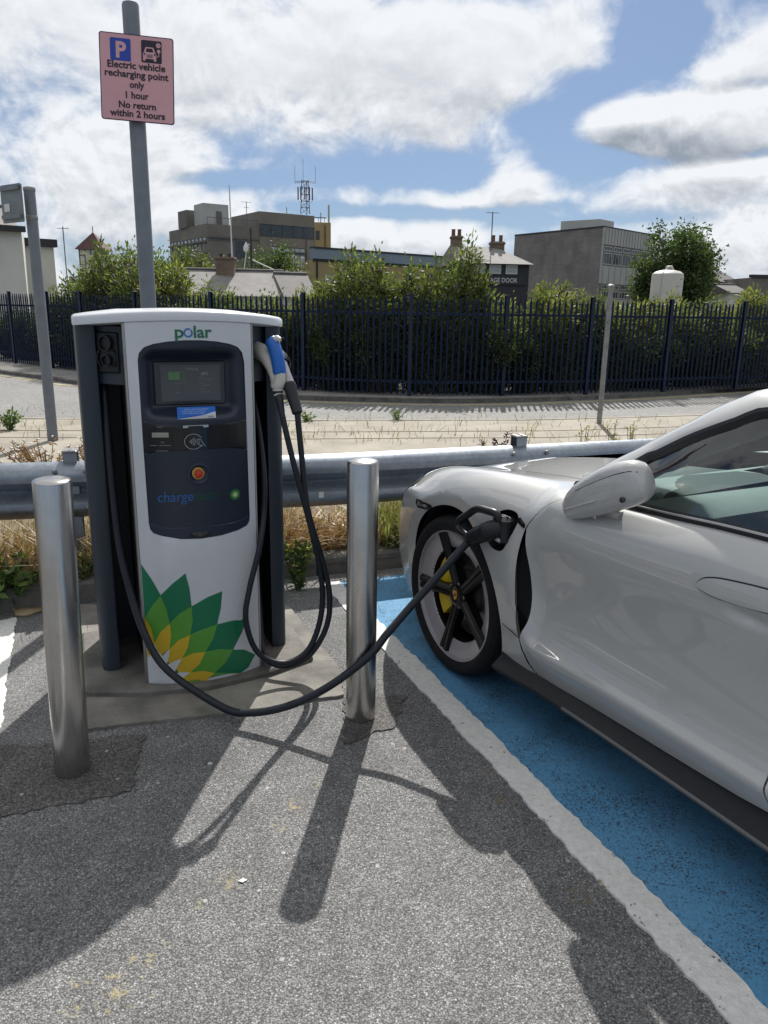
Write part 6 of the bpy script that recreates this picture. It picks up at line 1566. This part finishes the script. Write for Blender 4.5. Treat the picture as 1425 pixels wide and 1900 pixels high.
for side in (1, -1):
    # pillar and roof rail strip between the windscreen edge and the window seal
    A_c = by_x(RAILC, np.linspace(.52, 3.55, 80)); B_c = by_x(WINC, np.clip(np.linspace(.70, 3.2, 80), .692, 3.2)); st = []
    for u in np.linspace(0, 1, 9):
        c = A_c * (1 - u) + B_c * u; bul = .016 * math.sin(math.pi * min(1, u * 1.0)) ** .8; c = c + np.array([-.25, .60, .75]) * bul; st.append(c)
    loft('roof_pillar', st, 'paint', car, True, side)
    # black seals
    inw = B_c - np.array([0, 0, .0])
    s1 = [B_c + [0, .004, .006], B_c + [.004, .008, -.004], B_c + [.012, .004, -.022], B_c + [.012, -.012, -.022]]
    loft('window_frame', s1, 'seal_black', car, False, side)
    gx = np.linspace(.69, 3.25, 70); G = beltc(gx)
    s2 = [G + [0, .002, -.001], G + [0, .003, .009], G + [0, -.004, .022], G + [0, -.018, .022]]
    bt = loft('belt_seal', s2, 'seal_black', car, False, side)
    tr_ = [G + [0, .0035, .0125], G + [0, .0015, .0165], G + [0, -.0005, .0185]]
    loft('belt_strip', tr_, 'alu', bt, False, side)
    for nm, i0, i1 in (('front_side_window', 0, 21), ('rear_side_window', 22, NX - 1)):
        g0 = Gc[i0:i1 + 1] + [0, -.008, .015]; w0 = Wc[i0:i1 + 1] + [.010, -.004, -.012]; cs = []
        for u in np.linspace(0, 1, 8): cs.append(g0 * (1 - u) + w0 * u + np.array([0, .014 * math.sin(math.pi * u), 0]))
        loft(nm, cs, 'car_glass', car, True, side)
    i = 21; bp = MB(); a, b_ = Gc[i], Wc[i]
    bp.rings([[(-(p[0] - .03), side * (p[1] - .010 + d), p[2]), (-(p[0] + .05), side * (p[1] - .010 + d), p[2]), (-(p[0] + .05), side * (p[1] - .05 + d), p[2]), (-(p[0] - .03), side * (p[1] - .05 + d), p[2])] for p, d in ((a, .004), ((a + b_) / 2, .018), (b_, .004))], True); bp.build('door_pillar', 'gloss_black', car)
    # inner trim of the pillar and doors
    loft('pillar_trim', [A_c + [.02, -.03, -.02], (A_c + B_c) / 2 + [.03, -.03, -.045], B_c + [.045, -.035, -.055]], 'interior_grey', car, True, side)
    di = MB(); di.rings([[(-x, side * .80, .30), (-x, side * .76, .60), (-x, side * .79, .88), (-x, side * (float(beltc(np.array([x]))[0, 1]) - .03), float(beltc(np.array([x]))[0, 2]) - .004)] for x in np.linspace(.60, 3.2, 20)], False, closed=False)
    di.build('door_trim', 'interior_dark', car, True)
# windscreen, roof, rear window
def screen(name, xs_r, cen, mat):
    Rr = by_x(RAILC, xs_r); rr = []
    for k, p in enumerate(Rr):
        cpt = cen[k]; row = []
        for u in np.linspace(1, -1, 21):
            f = 1 - u * u; row.append((-(p[0] + (cpt[0] - p[0]) * f), p[1] * u, p[2] + (cpt[1] - p[2]) * f))
        rr.append(row)
    mb = MB(); mb.rings(rr, False, closed=False); return mb.build(name, mat, car, True)
n = 16; xr = np.linspace(.52, 1.12, n); u = np.linspace(0, 1, n)
screen('windscreen', xr, [(.30 + .82 * v, .935 + .455 * v - .035 * math.sin(math.pi * v) * -1) for v in u], 'car_glass')
xr = np.linspace(1.12, 2.55, 24); u = np.linspace(0, 1, 24)
screen('roof', xr, [(1.12 + 1.43 * v, 1.388 + .018 * math.sin(math.pi * min(1, v * 1.35)) - .045 * v * v) for v in u], 'gloss_black')
screen('headliner', np.linspace(1.16, 2.5, 16), [(1.18 + 1.32 * v, 1.345 + .010 * math.sin(math.pi * v) - .045 * v * v) for v in np.linspace(0, 1, 16)], 'interior_grey').location = (0, 0, -.025)
xr = np.linspace(2.55, 3.60, 16); u = np.linspace(0, 1, 16)
screen('rear_window', xr, [(2.55 + .95 * v, 1.361 - .37 * v) for v in u], 'car_glass')
# dashboard, steering wheel, seats
db = MB(); rr = []
for y in np.linspace(.80, -.80, 17):
    hump = .045 * math.exp(-((y + .37) / .17) ** 2); k = .02 * (1 - (y / .8) ** 2)
    rr.append([(-.50, y, .86), (-.55 + k, y, .925), (-.72, y, .935), (-.90 - hump * .6, y, .930 + hump), (-.96, y, .90 + hump * .6), (-.97, y, .80), (-.90, y, .55), (-.60, y, .45)])
db.rings(rr, True); db.build('dashboard', 'interior_pale', car, auto=50)
mb = MB(); mb.lathe([(.052, -.005), (.056, -.05), (.050, .03), (.030, .10), (.004, .14)], (-.80, 0, .955), 24, 'X'); cl_ = mb.build('dash_clock', 'interior_grey', car, auto=40)
mb = MB(); mb.lathe([(.045, -.0525), (.001, -.0535)], (-.80, 0, .955), 24, 'X'); mb.build('clock_face', 'gloss_black', cl_)
swm = MB(); M_ = Matrix.Translation((-1.07, -.37, .86)) @ Matrix.Rotation(R(-66), 4, 'Y'); swm.M = M_
swm.tube([(.185 * math.cos(a), .185 * math.sin(a), 0) for a in np.linspace(0, 2 * math.pi, 30)], .015, 8); swm.bbox((0, 0, 0), (.11, .12, .04), .02); swm.box((0, 0, -.005), (.03, .34, .02)); swm.build('steering_wheel', 'interior_dark', car, True)
def seat(x, y, w):
    sc = MB(); sc.rings([[(-x + dx, y + s * w * k, z) for dx, s, z in pr_] for k, pr_ in ((1, [(.26, .9, .42), (.26, .9, .56), (-.20, .9, .55), (-.24, .9, .42)]), (.5, [(.27, .5, .42), (.27, .5, .54), (-.2, .5, .52), (-.24, .5, .42)]), (-.5, [(.27, .5, .42), (.27, .5, .54), (-.2, .5, .52), (-.24, .5, .42)]), (-1, [(.26, .9, .42), (.26, .9, .56), (-.20, .9, .55), (-.24, .9, .42)]))], True)
    s_ = sc.build('seat', 'interior_dark', car, auto=50)
    b = MB(); rr = []
    for z, hw, dx in ((.50, .24, -.18), (.70, .26, -.26), (.90, .25, -.33), (1.00, .20, -.36), (1.06, .13, -.38), (1.10, .13, -.385), (1.18, .12, -.395), (1.205, .08, -.40)):
        rr.append([(-x + dx + .05 + .02, y + hw, z), (-x + dx + .03, y + hw * .5, z), (-x + dx + .03, y - hw * .5, z), (-x + dx + .07, y - hw, z), (-x + dx - .06, y - hw * .9, z), (-x + dx - .06, y + hw * .9, z)])
    b.rings(rr, True); b.build('backrest', 'interior_dark', s_, auto=50)
seat(1.42, .37, .24); seat(1.42, -.37, .24); seat(2.35, .36, .26); seat(2.35, -.36, .26)
mb = MB(); mb.bbox((-1.5, 0, .45), (1.2, .22, .25), .03); mb.box((-1.7, 0, .22), (2.6, 1.56, .04)); mb.build('centre_console', 'interior_dark', car)
mb = MB(); mb.bbox((-1.02, 0, 1.255), (.03, .22, .06), .012); mb.build('rear_view_mirror', 'interior_dark', car)

# --- door mirrors, folded back
for side in (1, -1):
    A0, A1 = np.array([.641, .938, .896]), np.array([.956, .908, 1.056]); ax_ = A1 - A0; up = np.array([-ax_[2], 0, ax_[0]]); up /= np.linalg.norm(up); sd_ = np.array([0, 1.0, 0]); rr = []
    for s_, h, th, dz in ((0, .004, .004, -.012), (.008, .018, .012, -.012), (.04, .036, .024, -.010), (.12, .050, .036, -.004), (.25, .063, .047, .001), (.42, .073, .054, .004), (.60, .078, .057, .005), (.78, .077, .056, .003), (.90, .070, .051, .0), (.965, .058, .042, -.002), (.993, .040, .030, -.004), (1.0, .006, .005, -.004)):
        h *= .93; th *= .88; c = A0 + ax_ * s_ + up * dz; ring = []
        for a in np.linspace(0, 2 * math.pi, 29)[:-1]:
            ca, sa = math.cos(a), math.sin(a); e = .82
            v = c + up * (h * abs(sa) ** e * np.sign(sa)) + sd_ * (th * abs(ca) ** e * np.sign(ca)); ring.append((-v[0], side * v[1], v[2]))
        rr.append(ring)
    mb = MB(); mb.rings(rr, True); mr = mb.build('door_mirror', 'paint', car, True)
    mb = MB(); pts = []
    for s_ in np.linspace(.03, .52, 10):
        c = A0 + ax_ * s_; h = np.interp(s_, [0, .12, .42, .6], [.03, .050, .073, .078]); th = np.interp(s_, [0, .12, .42, .6], [.018, .036, .054, .057]); h *= .93; th *= .88; v = c + up * (-h * .30) + sd_ * (th * .965); pts.append((-v[0], side * v[1], v[2]))
    mb.tube(pts, [.002] + [.0045] * 8 + [.002], 6); mb.build('indicator_strip', 'paint', mr, True)
    for s_ in (.62,):
        mb = MB(); pts = []
        for a in np.linspace(-1.35, 1.1, 16):
            c = A0 + ax_ * .63; v = c + up * (.0785 * math.sin(a)) + sd_ * (.0575 * math.cos(a)); pts.append((-v[0], side * v[1], v[2]))
    mb = MB(); pts = []
    for s_ in np.linspace(.30, .985, 14):
        c = A0 + ax_ * s_; h = .93 * np.interp(s_, [.25, .42, .60, .78, .90, .965, .993], [.063, .073, .078, .077, .070, .058, .040]); th = .88 * np.interp(s_, [.25, .42, .60, .78, .90, .965, .993], [.047, .054, .057, .056, .051, .042, .030]); a = .42
        v = c + up * (h * math.sin(a) ** .82) + sd_ * (th * math.cos(a) ** .82 + .0002); pts.append((-v[0], side * v[1], v[2]))
    mb.tube(pts, .0013, 5); mb.build('seam', 'seal_black', mr, True)
    c = A0 + ax_ * .80 + up * -.045 + sd_ * .0435; mb = MB(); mb.lathe([(.009, -.004), (.009, .003), (.007, .005), (.001, .0045)], (-c[0], side * c[1], c[2]), 16, 'Y'); mb.build('camera_lens', 'gloss_black', mr, True)
    mb = MB(); mb.rings([[(-(x + a), side * y, z + b_) for a, b_ in ((-.05, -.016), (.05, -.012), (.05, .018), (-.05, .012))] for x, y, z in ((.775, .845, .900), (.785, .875, .902), (.80, .905, .915), (.82, .920, .940))], True); mb.build('mirror_arm', 'paint', mr, auto=60)
    mb = MB(); mb.rings([[(-(.80 + k * dx), side * (y0 - dy), z) for dx, z in ((-.07, .955), (.13, 1.050), (.14, 1.02), (-.02, .945))] for k, dy in ((1, 0), (1, .006))  for y0 in (.872,)], True); mb.build('mirror_glass', 'gloss_black', mr)

# --- wheels
def wheel(x, side, first=None):
    w = empty('wheel', (-x, side * .0, .352)); w.parent = car
    def sy(prof): return [(r, side * h) for r, h in prof]
    mb = MB(); pr = [(.284, .955), (.288, .966), (.296, .9735), (.310, .9785), (.325, .976), (.337, .966), (.345, .952), (.349, .935)]
    for g0 in (.905, .845, .785): pr += [(.3505, g0 + .006), (.344, g0 + .005), (.344, g0 - .005), (.3505, g0 - .006)]
    pr += [(.349, .755), (.343, .735), (.325, .718), (.284, .722)]
    mb.lathe(sy(pr), (0, 0, 0), 72, 'Y', 0, False); mb.build('tyre', 'tyre', w, auto=35)
    rm = MB(); rm.lathe(sy([(.286, .957), (.284, .963), (.278, .963), (.276, .955), (.274, .948), (.214, .936), (.207, .930), (.204, .915), (.215, .87), (.235, .75), (.25, .74)]), (0, 0, 0), 72, 'Y', 0, False)
    ro = rm.build('rim', 'rim_grey', w, auto=35)
    bl = MB(); bl.lathe(sy([(.2125, .9345), (.206, .929), (.203, .914), (.209, .86), (.212, .83), (.001, .80)]), (0, 0, 0), 60, 'Y', 0, False); bl.build('rim_barrel', 'rim_black', ro, auto=35)
    for k in range(5):
        a = R(113 + 72 * k); ca, sa = math.cos(a), math.sin(a); sp_ = MB(); rr = []
        for r, hw, y, dp in ((.028, .027, .936, .05), (.07, .025, .939, .05), (.14, .0255, .945, .045), (.20, .029, .9515, .04), (.262, .036, .957, .035), (.278, .038, .959, .03)):
            ring = []
            for q, yy in ((-1, y - dp), (-1, y - .010), (-.62, y), (-.12, y - .001), (0, y - .007), (.12, y - .001), (.62, y), (1, y - .010), (1, y - dp)):
                px, pz = r * ca - q * hw * sa, r * sa + q * hw * ca; ring.append((-px, side * yy, pz))
            rr.append(ring)
        sp_.rings(rr, True); sp_.build('spoke', 'rim_black', ro, auto=30)
    hb = MB(); hb.lathe(sy([(.062, .90), (.060, .934), (.045, .941), (.036, .9435), (.034, .9425), (.001, .9435)]), (0, 0, 0), 40, 'Y'); ho = hb.build('hub_cap', 'rim_black', ro, auto=35)
    sh = [(-.016, .020), (0, .0225), (.016, .020), (.0165, .002), (.012, -.012), (0, -.022), (-.012, -.012), (-.0165, .002)]
    cr = MB(); cr.rings([[(x, side * y, z) for x, z in sh] for y in (.942, .9455)], True); cr.build('crest', 'crest_gold', ho)
    for (x0, z0, s0, m) in ((-.008, .008, 1, 'crest_red'), (.008, -.006, 1, 'crest_red'), (0, .001, .7, 'rim_black')):
        c2_ = MB(); c2_.rings([[(x0 + x * .33 * s0, side * y, z0 + z * .33 * s0) for x, z in sh] for y in (.9452, .9462)], True); c2_.build('crest_field', m, ho)
    for k in range(5):
        a = R(113 + 36 + 72 * k); nb = MB(); nb.lathe(sy([(.0085, .915), (.0085, .936), (.006, .938), (.001, .937)]), (-.052 * math.cos(a), 0, .052 * math.sin(a)), 6, 'Y'); nb.build('wheel_nut', 'disc_steel', ro)
    dm = MB(); dm.lathe(sy([(.188, .838), (.188, .868), (.105, .868), (.10, .885), (.06, .887), (.001, .887)]), (0, 0, 0), 48, 'Y'); dm.build('brake_disc', 'disc_steel', w, auto=35)
    cl = MB(); rr = []
    for a in np.linspace(R(126), R(226), 16):
        ca, sa = math.cos(a), math.sin(a); e = .012 * math.sin((a - R(126)) / R(100) * math.pi)
        rr.append([(-r * ca, side * y, r * sa) for r, y in ((.118, .862), (.118 - e, .895), (.128, .912), (.188, .914), (.199, .900), (.200, .862))])
    cl.rings(rr, True); cl.build('brake_caliper', 'caliper', w, auto=40)
    return w
for x in (-.028, 2.9):
    for side in (1, -1):
        w_ = wheel(x, side); w_.location.y = -.030 * side; w_.location.z = .349; w_.scale = (.985, 1, .985)
